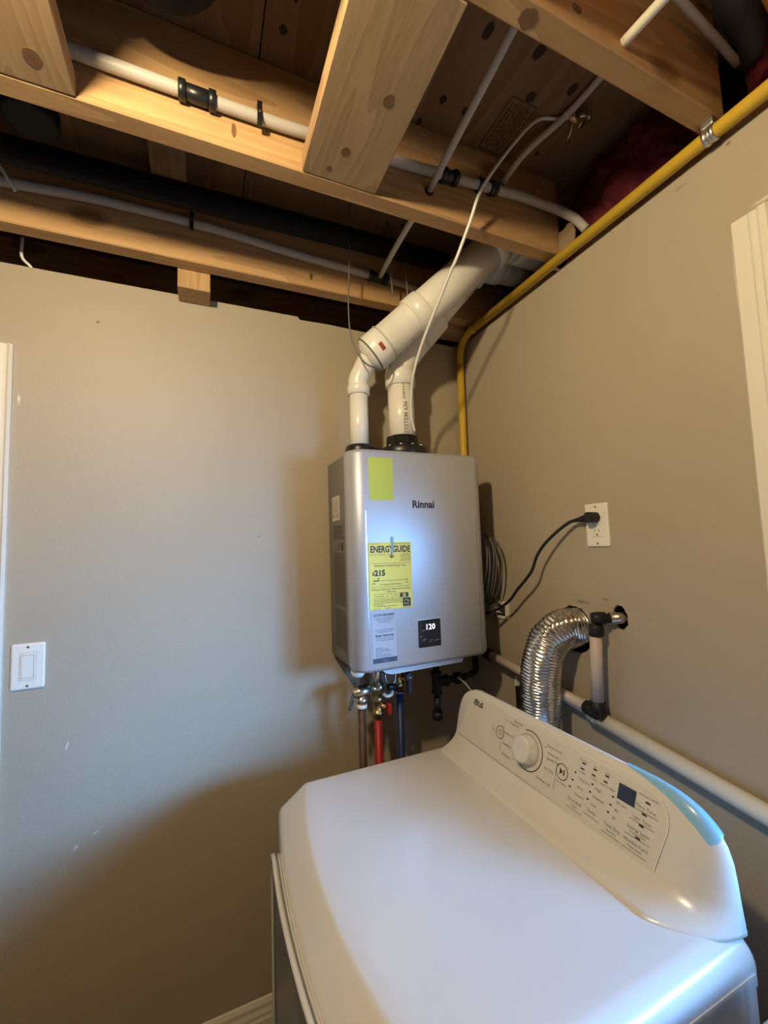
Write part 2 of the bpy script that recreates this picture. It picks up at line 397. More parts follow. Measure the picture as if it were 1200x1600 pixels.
for (a, b) in ((WY0+.012, mid), (mid, WY1-.012)):
    box(bm, .10, .13, a, a+.035, WZ0+.012, WZ1-.012); box(bm, .10, .13, b-.035, b, WZ0+.012, WZ1-.012)
    box(bm, .10, .13, a, b, WZ0+.012, WZ0+.047); box(bm, .10, .13, a, b, WZ1-.047, WZ1-.012)
obj('sash', bm, M['trim'], wf)
for (a, b) in ((WY0+.047, mid-.035), (mid+.035, WY1-.047)):
    bm = BM(); box(bm, .113, .117, a, b, WZ0+.047, WZ1-.047); obj('pane', bm, M['glass'], wf)

# door in the left wall, only its casing edge shows
dr = struct(bpy.data.objects.new('door_1', None)); C.objects.link(dr); WL[dr.name] = V((0,0,0))
for (x0, x1, z0, z1) in ((-1.497,-1.428,0,2.087), (-2.41,-2.34,0,2.087), (-2.34,-1.497,2.018,2.087)):
    bm = BM()
    if x1-x0 < .1:
        s = 1 if x1 > -1.6 else -1
        xe = x1 if s > 0 else x0
        prism(bm, [(0,0),(0,.010),(.006,.017),(.012,.012),(.018,.012),(.024,.015),(.060,.011),(.069,.007),(.069,0)], (xe,0,z0), (-s,0,0), (0,-1,0), (0,0,1), z1-z0)
    else: box(bm, x0, x1, -.015, 0, z0, z1, .004)
    obj('casing', bm, M['trim'], dr)
bm = BM(); box(bm, -2.34, -1.497, -.006, 0, .01, 2.018); obj('door_leaf', bm, M['trim'], dr)

# ceiling: plywood subfloor, joists, flat boards, sill plates
ce = struct(bpy.data.objects.new('ceiling', None)); C.objects.link(ce); ce.location = (0,0,2.35); WL[ce.name] = V((0,0,2.35))
SZ = 2.582
bm = BM(); box(bm, XL-.012, .2, YN-.012, 1.312, SZ+.0185, SZ+.04); obj('seam_sky_blocker', bm, M['dark'], ce)  # added sheet that stops the sky showing through the subfloor seam
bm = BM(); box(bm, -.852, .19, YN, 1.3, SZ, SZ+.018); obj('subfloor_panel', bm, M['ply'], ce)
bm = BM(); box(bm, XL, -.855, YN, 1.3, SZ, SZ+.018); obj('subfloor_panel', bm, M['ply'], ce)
JA, JB, J2 = (-.531,-.487), (-.128,-.083), (-.955,-.914)
for (a, b, x1) in (J2 + (-.004,), JA + (.0,), JB + (.135,), (.30,.341,.135), (-1.362,-1.321,.135), (-1.77,-1.729,.135), (-2.18,-2.139,.135), (-2.59,-2.549,.135), (-3.0,-2.959,.135)):
    bm = BM(); box(bm, XL, x1, a, b, 2.35, SZ-.001, .003, 1); obj('floor_joist', bm, M['woodx'], ce)
bm = BM(); box(bm, -.765, -.590, -.913, -.532, 2.350, 2.389, .002, 1); obj('blocking_board', bm, M['woody'], ce)
bm = BM(); box(bm, -.765, -.590, -1.320, -.956, 2.350, 2.389, .002, 1); obj('blocking_board', bm, M['woody'], ce)
bm = BM(); box(bm, -1.42, -1.177, -.913, -.532, 2.350, 2.389, .002, 1); obj('blocking_board', bm, M['woody'], ce)
bm = BM(); box(bm, -1.093, -1.006, -.486, -.129, 2.545, 2.581, .002, 1); obj('blocking_board', bm, M['woody'], ce)
bm = BM(); box(bm, -1.032, -.943, -.0825, -.002, 2.295, 2.580, .002, 1); obj('blocking_stud', bm, M['woodz'], ce)
bm = BM(); box(bm, .014, .134, -.486, .9, 2.300, 2.3485, .002, 1); obj('sill_plate', bm, M['woody'], ce)
bm = BM(); box(bm, .014, .134, YN, -.532, 2.300, 2.3485, .002, 1); obj('sill_plate', bm, M['woody'], ce)
bm = BM(); box(bm, -.125, -.010, -.079, -.010, 2.325, 2.372, .003, 1); obj('blocking_board', bm, M['woody'], ce)
KN = [((-.647,-.737,2.35),(0,0,-1),(0,1,0),.014,.010), ((-.690,-.610,2.35),(0,0,-1),(0,1,0),.011,.009), ((-.711,-.560,2.35),(0,0,-1),(0,1,0),.006,.006), ((-1.227,-.580,2.35),(0,0,-1),(0,1,0),.016,.013),
      ((-.491,-.933,2.35),(0,0,-1),(1,0,0),.016,.014), ((-.906,-.531,2.392),(0,-1,0),(0,0,1),.016,.005), ((-.645,-.128,2.386),(0,-1,0),(0,0,1),.012,.006), ((-.405,-.955,2.385),(0,-1,0),(1,0,0),.010,.008)]
# knots in the plywood underside (thin plugs let into the sheet)
for (x, y, a, b) in ((-.419,-.758,.010,.017),(-.292,-.770,.011,.017),(-.436,-.605,.008,.011),(-.370,-.602,.008,.012),(-.465,-.539,.007,.009),(-.242,-.690,.010,.013),(-.162,-.741,.010,.014),(-.814,-.601,.009,.009),(-.80,-.66,.004,.008),(-.12,-.58,.006,.006)):
    bm = BM()
    prism(bm, [(math.cos(2*PI*k/14)*a*random.uniform(.85,1.15), math.sin(2*PI*k/14)*b*random.uniform(.85,1.15)) for k in range(14)], (x,y,SZ), (1,0,0), (0,1,0), (0,0,-1), .0008)
    obj('knot', bm, M['knot'], ce)
# dark knots showing on the lumber
for (p, n, u, a, b) in KN:
    n = V(n); u = V(u); v = n.cross(u); bm = BM()
    prism(bm, [(math.cos(2*PI*k/16)*a*random.uniform(.9,1.1), math.sin(2*PI*k/16)*b*random.uniform(.9,1.1)) for k in range(16)], p, u, v, n, .0005)
    obj('knot', bm, M['woodknot'], ce)
# grade stamp printed on the plywood
bm = BM(); O = (-.247,-.606,SZ-.0006); u = (0,1,0); v = (1,0,0)
hw, hh = .069, .037
for a, b in (((-hw,-hh),(hw,-hh)),((hw,-hh),(hw,hh)),((hw,hh),(-hw,hh)),((-hw,hh),(-hw,-hh))): line(bm, O, u, v, a, b, .004)
for k in range(6):
    y = -.026+k*.0105; x = -.058
    while x < .05:
        l = random.uniform(.006,.018); line(bm, O, u, v, (x,y), (min(x+l,.058),y), .0042 if k%3 else .0058); x += l+.004
obj('stamp', bm, M['ink'], ce)
# insulation in the joist bays at the rim
def batt(y0, y1, z0, z1, x0, x1, label):
    bm = BM(); n, k = 44, 30
    g = [[None]*(k+1) for _ in range(n+1)]
    for i in range(n+1):
        for j in range(k+1):
            a, b = i/n, j/k
            bulge = (math.sin(PI*a)**.5)*(math.sin(PI*b)**.5)
            x = x1-(x1-x0)*(.25+.75*bulge)+random.uniform(-.010,.010)+.016*math.sin(a*17+b*5)*math.sin(b*11-a*4)
            ja, jb = (random.uniform(-.3,.3)/n if 0 < i < n else 0), (random.uniform(-.3,.3)/k if 0 < j < k else 0)
            g[i][j] = bm.verts.new((x, y0+(y1-y0)*(a+ja), z0+(z1-z0)*(b+jb)))
    for i in range(n):
        for j in range(k): bm.faces.new((g[i][j], g[i+1][j], g[i+1][j+1], g[i][j+1]))
    edge = [g[i][0] for i in range(n+1)]+[g[n][j] for j in range(1,k+1)]+[g[i][k] for i in range(n-1,-1,-1)]+[g[0][j] for j in range(k-1,0,-1)]
    back = [bm.verts.new((x1+.01, p.co.y, p.co.z)) for p in edge]
    q = len(edge)
    for i in range(q): bm.faces.new((edge[i], edge[(i+1)%q], back[(i+1)%q], back[i]))
    bm.faces.new(back)
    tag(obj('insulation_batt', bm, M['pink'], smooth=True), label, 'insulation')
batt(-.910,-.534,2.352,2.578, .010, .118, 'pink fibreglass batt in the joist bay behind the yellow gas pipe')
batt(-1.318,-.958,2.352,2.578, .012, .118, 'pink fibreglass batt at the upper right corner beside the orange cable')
# torn paper facing at the end of the joist
bm = BM(); prism(bm, [(0,0),(.055,.002),(.06,.030),(.052,.055),(.040,.066),(.020,.058),(.004,.060)], (-.008,-.534,2.350), (0,-1,0), (0,0,1), (-1,0,0), .004)
tag(obj('paper_facing', bm, M['paper']), 'torn brown paper flap over the yellow gas pipe at the joist end', 'paper')

# ------------------------------------------------------------------ ceiling lamp (out of frame, lights the room)
lf = thing('ceiling_light', (BULB_POS.x, BULB_POS.y, 2.40), 'bare bulb in a porcelain lampholder on the ceiling', 'lamp')
bm = BM(); lathe(bm, (BULB_POS.x,BULB_POS.y,2.582), (0,0,-1), [(0,.055),(.02,.055),(.05,.05),(.20,.03),(.245,.022),(.247,.016)]); obj('lampholder', bm, M['porcelain'], lf)
bm = BM(); lathe(bm, (BULB_POS.x,BULB_POS.y,BULB_POS.z+.055), (0,0,-1), [(0,.013),(.015,.016),(.03,.024),(.055,.030),(.075,.025),(.087,.012),(.090,.001)]); bo = obj('bulb', bm, M['bulb'], lf, True)

# ------------------------------------------------------------------ water heater
HX0, HX1, HZ0, HZ1, HY = -.583, -.126, 1.168, 1.800, -.277
wh = thing('water_heater', (-.354,-.12,HZ0), 'silver wall-hung tankless water heater with yellow label above the dryer', 'water heater')
bm = BM(); box(bm, HX0+.008, HX1-.006, -.238, -.018, HZ0+.004, HZ1-.004, .004); box(bm, -.50, -.21, -.02, 0, 1.10, 1.87, .001)
obj('casing', bm, M['casing'], wh, 'auto')
# front cover: flat face, rounded sloping cheeks left and right
prof = []
prof += [(HX0+.004,-.205),(HX0+.001,-.225)]
for k in range(7):
    t = k/6; a = t*PI/2
    prof.append((HX0+.041*(1-math.cos(a))**.85*1.0 if k else HX0, -.234-.043*math.sin(a)**1.0))
prof += [(-.168,-.277)]
for k in range(1,7):
    a = (1-k/6)*PI/2
    prof.append((HX1-.042*(1-math.cos(a))**.85, -.234-.043*math.sin(a)))
prof += [(HX1-.001,-.225),(HX1-.003,-.205)]
bm = BM(); rows = []
lev = [(HZ0,.010),(HZ0+.004,.004),(HZ0+.012,0),(HZ1-.012,0),(HZ1-.004,.004),(HZ1,.010)]
for z, ins in lev:
    row = []
    for (x, y) in prof:
        cx = (HX0+HX1)/2; xx = x+(ins*.8 if x < cx-.1 else -ins*.8 if x > cx+.1 else 0)
        row.append(bm.verts.new((xx, y+(ins if y < -.23 else 0), z)))
    rows.append(row)
for A, B in zip(rows, rows[1:]):
    for i in range(len(A)-1): bm.faces.new((A[i], A[i+1], B[i+1], B[i])).smooth = True
bm.faces.new(rows[0]); bm.faces.new(rows[-1][::-1])
fp = obj('front_cover', bm, M['silver'], wh); fp.data.set_sharp_from_angle(angle=math.radians(35))
# thin bright seam lines where the cheeks meet the face
bm = BM(); O = (0,HY,0); U = (1,0,0); W = (0,0,1)
line(bm, O, U, W, (-.5415,1.172), (-.5415,1.62), .0022, .0007); obj('seam', bm, M['chrome'], wh)
bm = BM(); line(bm, O, U, W, (-.1665,1.172), (-.1665,1.60), .0022, .0007); obj('seam', bm, M['chrome'], wh)
bm = BM(); prism(bm, [(0,0),(.27,.0),(.268,-.012),(.03,-.014),(.012,-.009)], (-.499,-.262,1.1665), (1,0,0), (0,0,1), (0,1,0), .016); obj('bottom_lip', bm, M['silver'], wh)
bm = BM(); lathe(bm, (-.556,-.215,1.168), (0,0,-1), [(0,.020),(.012,.020),(.02,.014),(.022,.002)]); obj('bottom_cap', bm, M['pvc'], wh)
bm = BM(); box(bm, HX0+.02, HX1-.02, -.225, -.03, 1.160, 1.172); obj('bottom_plate', bm, M['iron'], wh)
# collars on the top
bm = BM(); lathe(bm, (-.498,-.13,HZ1-.006), (0,0,1), [(0,.046),(.040,.046),(.046,.043),(.050,.036)]); obj('collar', bm, M['black'], wh)
bm = BM(); lathe(bm, (-.343,-.13,HZ1-.006), (0,0,1), [(0,.083),(.040,.083),(.045,.080),(.051,.066),(.056,.055),(.086,.053),(.089,.046)], 28); cl = obj('collar', bm, M['black'], wh)
for k in range(5):
    a = -PI/2+(k-2)*.55
    bm = BM(); lathe(bm, (-.343+.070*math.cos(a),-.13+.074*math.sin(a),HZ1+.041), (0,0,1), [(0,.005),(.004,.005),(.006,.002)], 8); obj('screw', bm, M['zinc'], cl)
# brand name on the face
bm = BM(); text(bm, 'Rinnai', .031, (0,HY,0), U, W, (-.354,1.629), bold=.0010); obj('lettering', bm, M['print'], wh)
# control panel with lit digits
bm = BM(); prism(bm, rrect(-.391,-.312,1.216,1.2995,.005), (0,HY,0), U, W, (0,-1,0), .0012); obj('control_bezel', bm, M['chrome'], wh)
bm = BM(); prism(bm, rrect(-.389,-.314,1.2185,1.2975,.004), (0,HY,0), U, W, (0,-1,0), .0022); cp = obj('control_panel', bm, M['screen'], wh)
bm = BM(); text(bm, '120', .0225, (0,HY-.0022,0), U, W, (-.349,1.269), bold=.0004); obj('digits', bm, M['led'], cp)
bm = BM()
for (a, b) in (((-.383,1.250),(-.377,1.2515)),((-.376,1.240),(-.362,1.242)),((-.374,1.2365),(-.371,1.2365)),((-.353,1.2395),(-.349,1.2395)),((-.346,1.2395),(-.342,1.2395)),((-.354,1.234),(-.344,1.234)),((-.336,1.235),(-.320,1.2365)),((-.378,1.2665),(-.366,1.2695))):
    line(bm, (0,HY-.0022,0), U, W, a, b, .0016)
obj('touch_marks', bm, M['grey'], cp)

# yellow energy label, very slightly tilted
ca, sa = math.cos(-.012), math.sin(-.012)
OL = V((-.536,HY-.0012,1.5295)); UL = V((ca,0,sa)); WLb = V((-sa,0,ca)); lw, lh = .134, .190
bm = BM(); prism(bm, [(0,-lh),(lw,-lh),(lw,0),(0,0)], OL, UL, WLb, (0,-1,0), .0006, -.0006); el = obj('energy_label', bm, M['yellow'], wh); el['label'] = 'yellow energy label'
bm = BM(); T = lambda s, sz, x, y, **k: text(bm, s, sz, OL+V((0,-.0006,0)), UL, WLb, (x,y), **k)
Ln = lambda a, b, wd=.0006: line(bm, OL+V((0,-.0006,0)), UL, WLb, a, b, wd)
T('ENERG', .0260, .0345, -.0285, bold=.0008, sx=.74); T('GUIDE', .0260, .1025, -.0285, bold=.0008, sx=.74)
T('Y', .0260, .0705, -.0285, bold=.0008, sx=.74)
Ln((.0705,-.022),(.0705,-.040), .0036); prism(bm, [(.063,-.037),(.0705,-.0415),(.078,-.037),(.078,-.0395),(.0705,-.0465),(.063,-.0395)], OL+V((0,-.0006,0)), UL, WLb, (0,-1,0), .0004)
T('U.S. Government', .0040, .004, -.0055, align='LEFT'); T('Federal law prohibits removal of this label', .0034, .130, -.0055, align='RIGHT')
T('Water Heater - Instantaneous - Gas', .0042, .004, -.0365, align='LEFT')
for k, s in enumerate(('Instantaneous', 'Capacity: first hour', 'Vent type: direct', 'Fuel: natural gas', 'Gallons per minute')): T(s, .0044, .131, -.0355-k*.0046, align='RIGHT')
Ln((.006,-.060),(.130,-.060)); T('Estimated Yearly Energy Cost', .0082, .066, -.069)
T('$', .0140, .0125, -.0930, bold=.0003); T('215', .0220, .0330, -.0945, bold=.0010)
prism(bm, [(.0245,-.1015),(.0315,-.1015),(.028,-.1060)], OL+V((0,-.0006,0)), UL, WLb, (0,-1,0), .0004)
Ln((.014,-.1085),(.030,-.1085), .0026); Ln((.014,-.1085),(.118,-.1085), .0008); Ln((.014,-.1045),(.014,-.1125), .001); Ln((.118,-.1045),(.118,-.1125), .001)
T('$200', .0050, .014, -.118); T('$265', .0050, .118, -.118); T('Cost Range of Similar Models', .0056, .066, -.1215)
Ln((.006,-.1265),(.130,-.1265)); T('Maximum Gallons Per Minute of Hot Water', .0068, .067, -.1355); T('(GPM) Usage', .0055, .067, -.1425)
for a, b in (((.016,-.1465),(.122,-.1465)),((.016,-.1580),(.122,-.1580)),((.016,-.1465),(.016,-.1580)),((.042,-.1465),(.042,-.1580)),((.068,-.1465),(.068,-.1580))): Ln(a, b, .0005)
for s, x in (('Very Small', .029), ('Low', .055), ('Medium', .081)): T(s, .0046, x, -.1537)
prism(bm, [(.094,-.1585),(.121,-.1585),(.121,-.1460),(.094,-.1460)], OL+V((0,-.0006,0)), UL, WLb, (0,-1,0), .0004)
for k, s in enumerate(('Your cost will depend on your utility rates and use.', 'Cost range based only on models of similar type.', 'Estimated energy cost based on a national average', 'natural gas cost.', 'For more information visit the web site.')):
    T(s, .0044, .012, -.1635-k*.0045, align='LEFT')
prism(bm, [(.103,-.1845),(.128,-.1845),(.128,-.1605),(.103,-.1605)], OL+V((0,-.0006,0)), UL, WLb, (0,-1,0), .0004)
T('ENERGY STAR', .0036, .1155, -.1885); T('ftc.gov/energy', .0040, .010, -.1875, align='LEFT'); T('Yellow label', .0040, .045, -.1875, align='LEFT')
obj('label_print', bm, M['print'], el)
bm = BM(); text(bm, 'High', .0056, OL+V((0,-.0012,0)), UL, WLb, (.1075,-.1522), bold=.0003); text(bm, 'GPM', .0046, OL+V((0,-.0012,0)), UL, WLb, (.1075,-.1570), bold=.0003)
ringflat(bm, OL+V((0,-.0012,0)), UL, WLb, (.1135,-.1735), .0070, .0080, .5, 2.6); ringflat(bm, OL+V((0,-.0012,0)), UL, WLb, (.1125,-.1720), .0040, .0046, 3.0, 5.6)
prism(bm, [(.120+.0035*math.cos(PI/2+k*PI/5)*(1 if k%2==0 else .4), -.1695+.0035*math.sin(PI/2+k*PI/5)*(1 if k%2==0 else .4)) for k in range(10)], OL+V((0,-.0012,0)), UL, WLb, (0,-1,0), .0002)
text(bm, 'energy', .0062, OL+V((0,-.0012,0)), UL, WLb, (.1140,-.1788))
obj('label_print_light', bm, M['yellow'], el)
bm = BM(); prism(bm, [(.069,-.032),(.0765,-.032),(.078,.016),(.070,.016)], OL+V((0,-.0012,0)), UL, WLb, (0,-1,0), .0003); obj('tape', bm, M['cleartape'], wh)
# grey notice below it
OA = V((-.5325,HY-.0004,1.3325)); aw, ah = .0735, .139
bm = BM(); prism(bm, [(0,-ah),(aw,-ah),(aw,0),(0,0)], OA, U, W, (0,-1,0), .0005, -.0004); al = obj('notice_label', bm, M['bluegrey'], wh)
bm = BM(); prism(bm, [(0,-ah),(aw,-ah),(aw,-ah+.013),(0,-ah+.013)], OA, U, W, (0,-1,0), .0008); obj('notice_band', bm, M['navy'], al)
bm = BM(); A = lambda s, sz, x, y, **k: text(bm, s, sz, OA+V((0,-.0005,0)), U, W, (x,y), **k)
A('ACTION REQUIRED!', .0078, .037, -.0105, bold=.0003, sx=.92)
for k, s in enumerate(('Register this water heater to', 'activate the full warranty', 'scan or visit online')): A(s, .0048, .037, -.0175-k*.0052)
for k, s in enumerate(('Download the app for simple', 'control and monitoring')): A(s, .0048, .037, -.0505-k*.0052)
A('Rinnai Central App', .0078, .037, -.067, bold=.0003, sx=.92)
for k, s in enumerate(('Connect to Wi-Fi and set the', 'water temperature anywhere')): A(s, .0046, .037, -.0735-k*.0052)
for k, s in enumerate(('Need help?', 'Call technical support', 'or visit the service page', 'Important:', 'Leave this notice in place', 'until the unit has been set', 'up by the installer')): A(s, .0046, .008, -.0995-k*.0047, align='LEFT')
obj('notice_print', bm, M['navy'], al)
bm = BM(); text(bm, 'rinnai.us', .0052, OA+V((0,-.0009,0)), U, W, (.037,-ah+.0045)); obj('notice_band_print', bm, M['bluegrey'], al)
# lime sticker at the upper left of the face
bm = BM(); prism(bm, rrect(-.528,-.452,1.650,1.775,.003), (0,HY,0), U, W, (0,-1,0), .0006); st = obj('lime_sticker', bm, M['lime'], wh); st['label'] = 'lime yellow sticker'
# labels on the left side of the casing
OS = V((HX0+.0078,0,0)); US = (0,-1,0)
bm = BM(); prism(bm, [(.066,1.602),(.143,1.604),(.143,1.680),(.066,1.680)], OS, US, W, (-1,0,0), .0006); sl = obj('side_label', bm, M['paperw'], wh)
bm = BM()
for k in range(8):
    x = .074+k*.0082; y = 1.612
    while y < 1.672:
        l = random.uniform(.006,.018); line(bm, OS+V((-.0006,0,0)), US, W, (x,y), (x,min(y+l,1.674)), .0028); y += l+.005
obj('side_label_print', bm, M['grey'], sl)
bm = BM()
for blk, (y1, y0) in enumerate(((1.585,1.545),(1.500,1.34),(1.325,1.21))):
    y = y1
    while y > y0:
        x = .072
        while x < .175:
            l = random.uniform(.008,.035); line(bm, OS, US, W, (x,y), (min(x+l,.178),y), .0024); x += l+.005
        y -= .0056
line(bm, OS, US, W, (.118,1.510), (.118,1.530), .006); line(bm, OS, US, W, (.138,1.510), (.138,1.530), .005); line(bm, OS, US, W, (.160,1.508), (.160,1.532), .016)
obj('side_print', bm, M['print'], wh)

# ------------------------------------------------------------------ vent pipes
def elbow(bm, p, d0, d1, R, r, n=9):
    """bend around corner p from direction d0 to d1"""
    d0 = V(d0).normalized(); d1 = V(d1).normalized()
    a, b = V(p)-d0*R, V(p)+d1*R; pts = []
    for k in range(n+1):
        t = k/n; pts.append((1-t)**2*a+2*t*(1-t)*V(p)+t*t*b)
    tube(bm, pts, r, 24)
    return a, b
def pipe(bm, a, b, r, seg=24): tube(bm, [a, b], r, seg)
def socket(bm, a, d, L, r, seg=28):
    lathe(bm, a, d, [(0,r*.90),(.002,r),(L-.004,r),(L,r*.97),(L+.002,r*.9)], seg)

v1 = thing('vent_pipe', (-.498,-.13,1.816), 'white vent pipe from the left black collar, widening and slanting up to the joists', 'pipe')
P0 = V((-.498,-.13,1.812)); K1 = V((-.496,-.13,2.073)); K2 = V((-.448,-.185,2.150)); E1 = V((-.104,-.378,2.462))
dS = (E1-K2).normalized()
bm = BM(); pipe(bm, P0, V((-.496,-.13,2.03)), .0302); obj('riser', bm, M['pvc'], v1)
bm = BM(); socket(bm, V((-.496,-.13,2.010)), (0,0,1), .030, .0365); tube(bm, smooth_path([V((-.496,-.13,2.038)), V((-.496,-.132,2.062)), V((-.484,-.146,2.093)), K2-dS*.035], 6), .0325, 24); obj('elbow', bm, M['pvc'], v1)
bm = BM(); lathe(bm, K2-dS*.048, dS, [(0,.034),(.012,.050),(.018,.058),(.022,.0605),(.074,.0605),(.078,.058)], 32); red = obj('reducer', bm, M['pvc'], v1)
bm = BM(); lathe(bm, K2-dS*.030, dS, [(0,.0585),(.0005,.0612),(.005,.0612),(.0055,.058)], 32); obj('band', bm, M['greywire'], red)
bm = BM(); pipe(bm, K2+dS*.01, E1-dS*.02, .0572, 32); obj('slanted_pipe', bm, M['pvc'], v1)
bm = BM(); socket(bm, K2+dS*.030, dS, .004, .0625); obj('rim', bm, M['pvc'], v1)
bm = BM(); socket(bm, K2+dS*.145, dS, .052, .0635, 32); obj('coupling', bm, M['pvc'], v1)
bm = BM(); lathe(bm, E1-dS*.035, dS, [(0,.058),(.001,.0625),(.045,.0625),(.046,.058)], 32); elbow(bm, E1+dS*.02, dS, (1,0,.02), .05, .0575, 8); pipe(bm, E1+dS*.02+V((.04,0,0)), V((.132,E1.y+dS.y*.02,E1.z+dS.z*.02)), .0555); obj('elbow', bm, M['pvc'], v1)
# red marking on the reducer, wrapped on its surface
def wrap_patch(name, c, d, r, ang, h, phi, m, parent, t0):
    d = V(d).normalized(); nx = d.cross(V((0,0,1))).normalized(); ny = d.cross(nx); bm = BM(); g = []
    for i in range(7):
        a = phi-ang/2+ang*i/6
        g.append([bm.verts.new(V(c)+d*(t0+q*h)+(nx*math.cos(a)+ny*math.sin(a))*(r+s)) for q in (0,1) for s in (0,.0006)])
    for p, q in zip(g, g[1:]):
        bm.faces.new((p[1],q[1],q[3],p[3])); bm.faces.new((p[0],p[1],q[1],q[0])); bm.faces.new((p[2],q[2],q[3],p[3]))
    bm.faces.new((g[0][0],g[0][1],g[0][3],g[0][2])); bm.faces.new((g[-1][0],g[-1][1],g[-1][3],g[-1][2]))
    return obj(name, bm, m, parent)
wrap_patch('red_mark', K2, dS, .0606, .42, .013, .45, M['redsticker'], red, .000)

v2 = thing('vent_pipe', (-.343,-.13,1.85), 'white vent pipe marked with grey print, rising from the right black collar behind the first', 'pipe')
Q1 = V((-.343,-.13,2.125)); Q2 = V((-.255,-.165,2.262)); Q3 = V((-.086,-.266,2.474)); Q4 = V((.132,-.270,2.482))
dQ = (Q3-Q2).normalized(); d01 = (Q2-Q1).normalized()
bm = BM(); pipe(bm, V((-.343,-.13,1.845)), V((-.343,-.13,2.08)), .0445); rs = obj('riser', bm, M['pvc'], v2)
bm = BM(); socket(bm, V((-.343,-.13,2.055)), (0,0,1), .050, .0515, 28); tube(bm, smooth_path([V((-.343,-.13,2.10)), V((-.341,-.131,2.125)), V((-.325,-.138,2.160)), Q2-d01*.052], 5), .049, 28); obj('elbow', bm, M['pvc'], v2)
bm = BM(); lathe(bm, Q2-dQ*.062, dQ, [(0,.050),(.002,.0555),(.010,.0555),(.012,.052)], 32); obj('gasket_ring', bm, M['iron'], v2)
bm = BM(); tube(bm, smooth_path([Q2-d01*.055, Q2-dQ*.02, Q2+dQ*.05], 4), .052, 28); obj('hub', bm, M['pvc'], v2)
bm = BM(); socket(bm, Q2-dQ*.052, dQ, .110, .0555, 32); obj('coupling', bm, M['pvc'], v2)
bm = BM(); pipe(bm, Q2, Q3-dQ*.02, .0445, 28); obj('slanted_pipe', bm, M['pvc'], v2)
bm = BM(); socket(bm, Q3-dQ*.055, dQ, .045, .0525, 32); elbow(bm, Q3, dQ, (Q4-Q3), .045, .050, 8); socket(bm, Q3+(Q4-Q3).normalized()*.035, (Q4-Q3), .045, .0525, 32); obj('elbow', bm, M['pvc'], v2)
bm = BM(); pipe(bm, Q3+(Q4-Q3).normalized()*.05, Q4, .0475, 28); obj('outlet_pipe', bm, M['pvc'], v2)
def wrap_text(s, size, cx, cy, r, z0, phi, bm):
    vs, fs = text_geo(s, size, .0004, 'LEFT'); nv = []
    for p in vs:
        a = phi+(p.y-size*.35)/r; nv.append(bm.verts.new((cx+(r+.0004)*math.sin(-a), cy-(r+.0004)*math.cos(a), z0+p.x)))
    for f in fs:
        try: bm.faces.new([nv[i] for i in f])
        except ValueError: pass
bm = BM(); wrap_text('SYSTEM 636', .021, -.343, -.13, .0445, 1.885, .12, bm); wrap_text('CLASS II A PVC  3 IN', .010, -.343, -.13, .0445, 2.0, .22, bm); obj('pipe_print', bm, M['grey'], rs)

# hanger wire looping under the reducer
bm = BM(); tube(bm, [(-.545,-.235,2.58),(-.552,-.235,2.40),(-.560,-.235,2.24),(-.552,-.236,2.14),(-.520,-.240,2.078),(-.468,-.225,2.068),(-.415,-.20,2.088),(-.395,-.16,2.13)], .0022, 6, 6)
tag(obj('hanger_wire', bm, M['greywire'], smooth=True), 'thin grey hanger wire looped under the wide white elbow', 'wire')

# condensate tubing from the ceiling valve to the heater
bm = BM(); tube(bm, [(-.132,-.700,2.562),(-.150,-.675,2.576),(-.190,-.660,2.574),(-.240,-.640,2.525),(-.326,-.60,2.402),(-.340,-.56,2.336),(-.353,-.515,2.269),(-.355,-.475,2.241),(-.356,-.435,2.209),(-.360,-.385,2.167),(-.366,-.335,2.116),(-.368,-.285,2.058),(-.359,-.24,2.005),(-.344,-.205,1.934),(-.326,-.190,1.888)], .0042, 8, 4)
tag(obj('plastic_tubing', bm, M['tubing'], smooth=True), 'thin milky tube hanging from the brass ceiling valve down to the heater', 'tube')

# ------------------------------------------------------------------ pipes on the ceiling
def clip(parent, x, y, z, r, m=None, d=-1):
    bm = BM(); box(bm, x-.005, x+.005, y+d*(r+.003), y+d*r*.2, z-r-.012, z+r+.012, .001); k = obj('strap', bm, m or M['black'], parent)
    bm = BM(); lathe(bm, (x, y+d*(r+.003), z), (0,d,0), [(0,.0025),(.0015,.002)], 8); obj('nail', bm, M['zinc'], k)
def ring(parent, a, d, L, r, name='crimp_ring', m=None):
    bm = BM(); lathe(bm, a, d, [(0,r*.9),(.001,r),(L-.001,r),(L,r*.9)], 16); return obj(name, bm, m or M['black'], parent)
wp = thing('water_pipe', (-.8,-.546,2.42), 'white water pipe strapped along the front face of the nearest joist', 'pipe')
bm = BM(); tube(bm, [(-1.6,-.546,2.424),(-1.19,-.546,2.424),(-.86,-.546,2.425),(-.62,-.546,2.436),(-.43,-.546,2.449),(-.25,-.546,2.464),(-.16,-.548,2.470),(-.08,-.556,2.463),(-.035,-.572,2.445),(-.008,-.596,2.410),(.006,-.615,2.370)], .0122, 14, 4); obj('pipe', bm, M['pex'], wp, True)
for x in (-1.010,-.955): ring(wp, (x,-.546,2.4245), (1,0,0), .014, .0185)
ring(wp, (-.996,-.546,2.4245), (1,0,0), .041, .0150, 'coupling')
clip(wp, -.857, -.546, 2.425, .0122)
for x, z in ((-.412,2.450),(-.378,2.453),(-.300,2.459),(-.262,2.463)): ring(wp, (x,-.546,z), (1,0,.08), .013, .0185)
ring(wp, (-.399,-.546,2.451), (1,0,.08), .022, .0150, 'coupling'); ring(wp, (-.25,-.546,2.464), (1,0,.05), .012, .0165)
wq = thing('water_pipe', (-.9,-.143,2.44), 'white water pipe on the far joist below the black drain pipe', 'pipe')
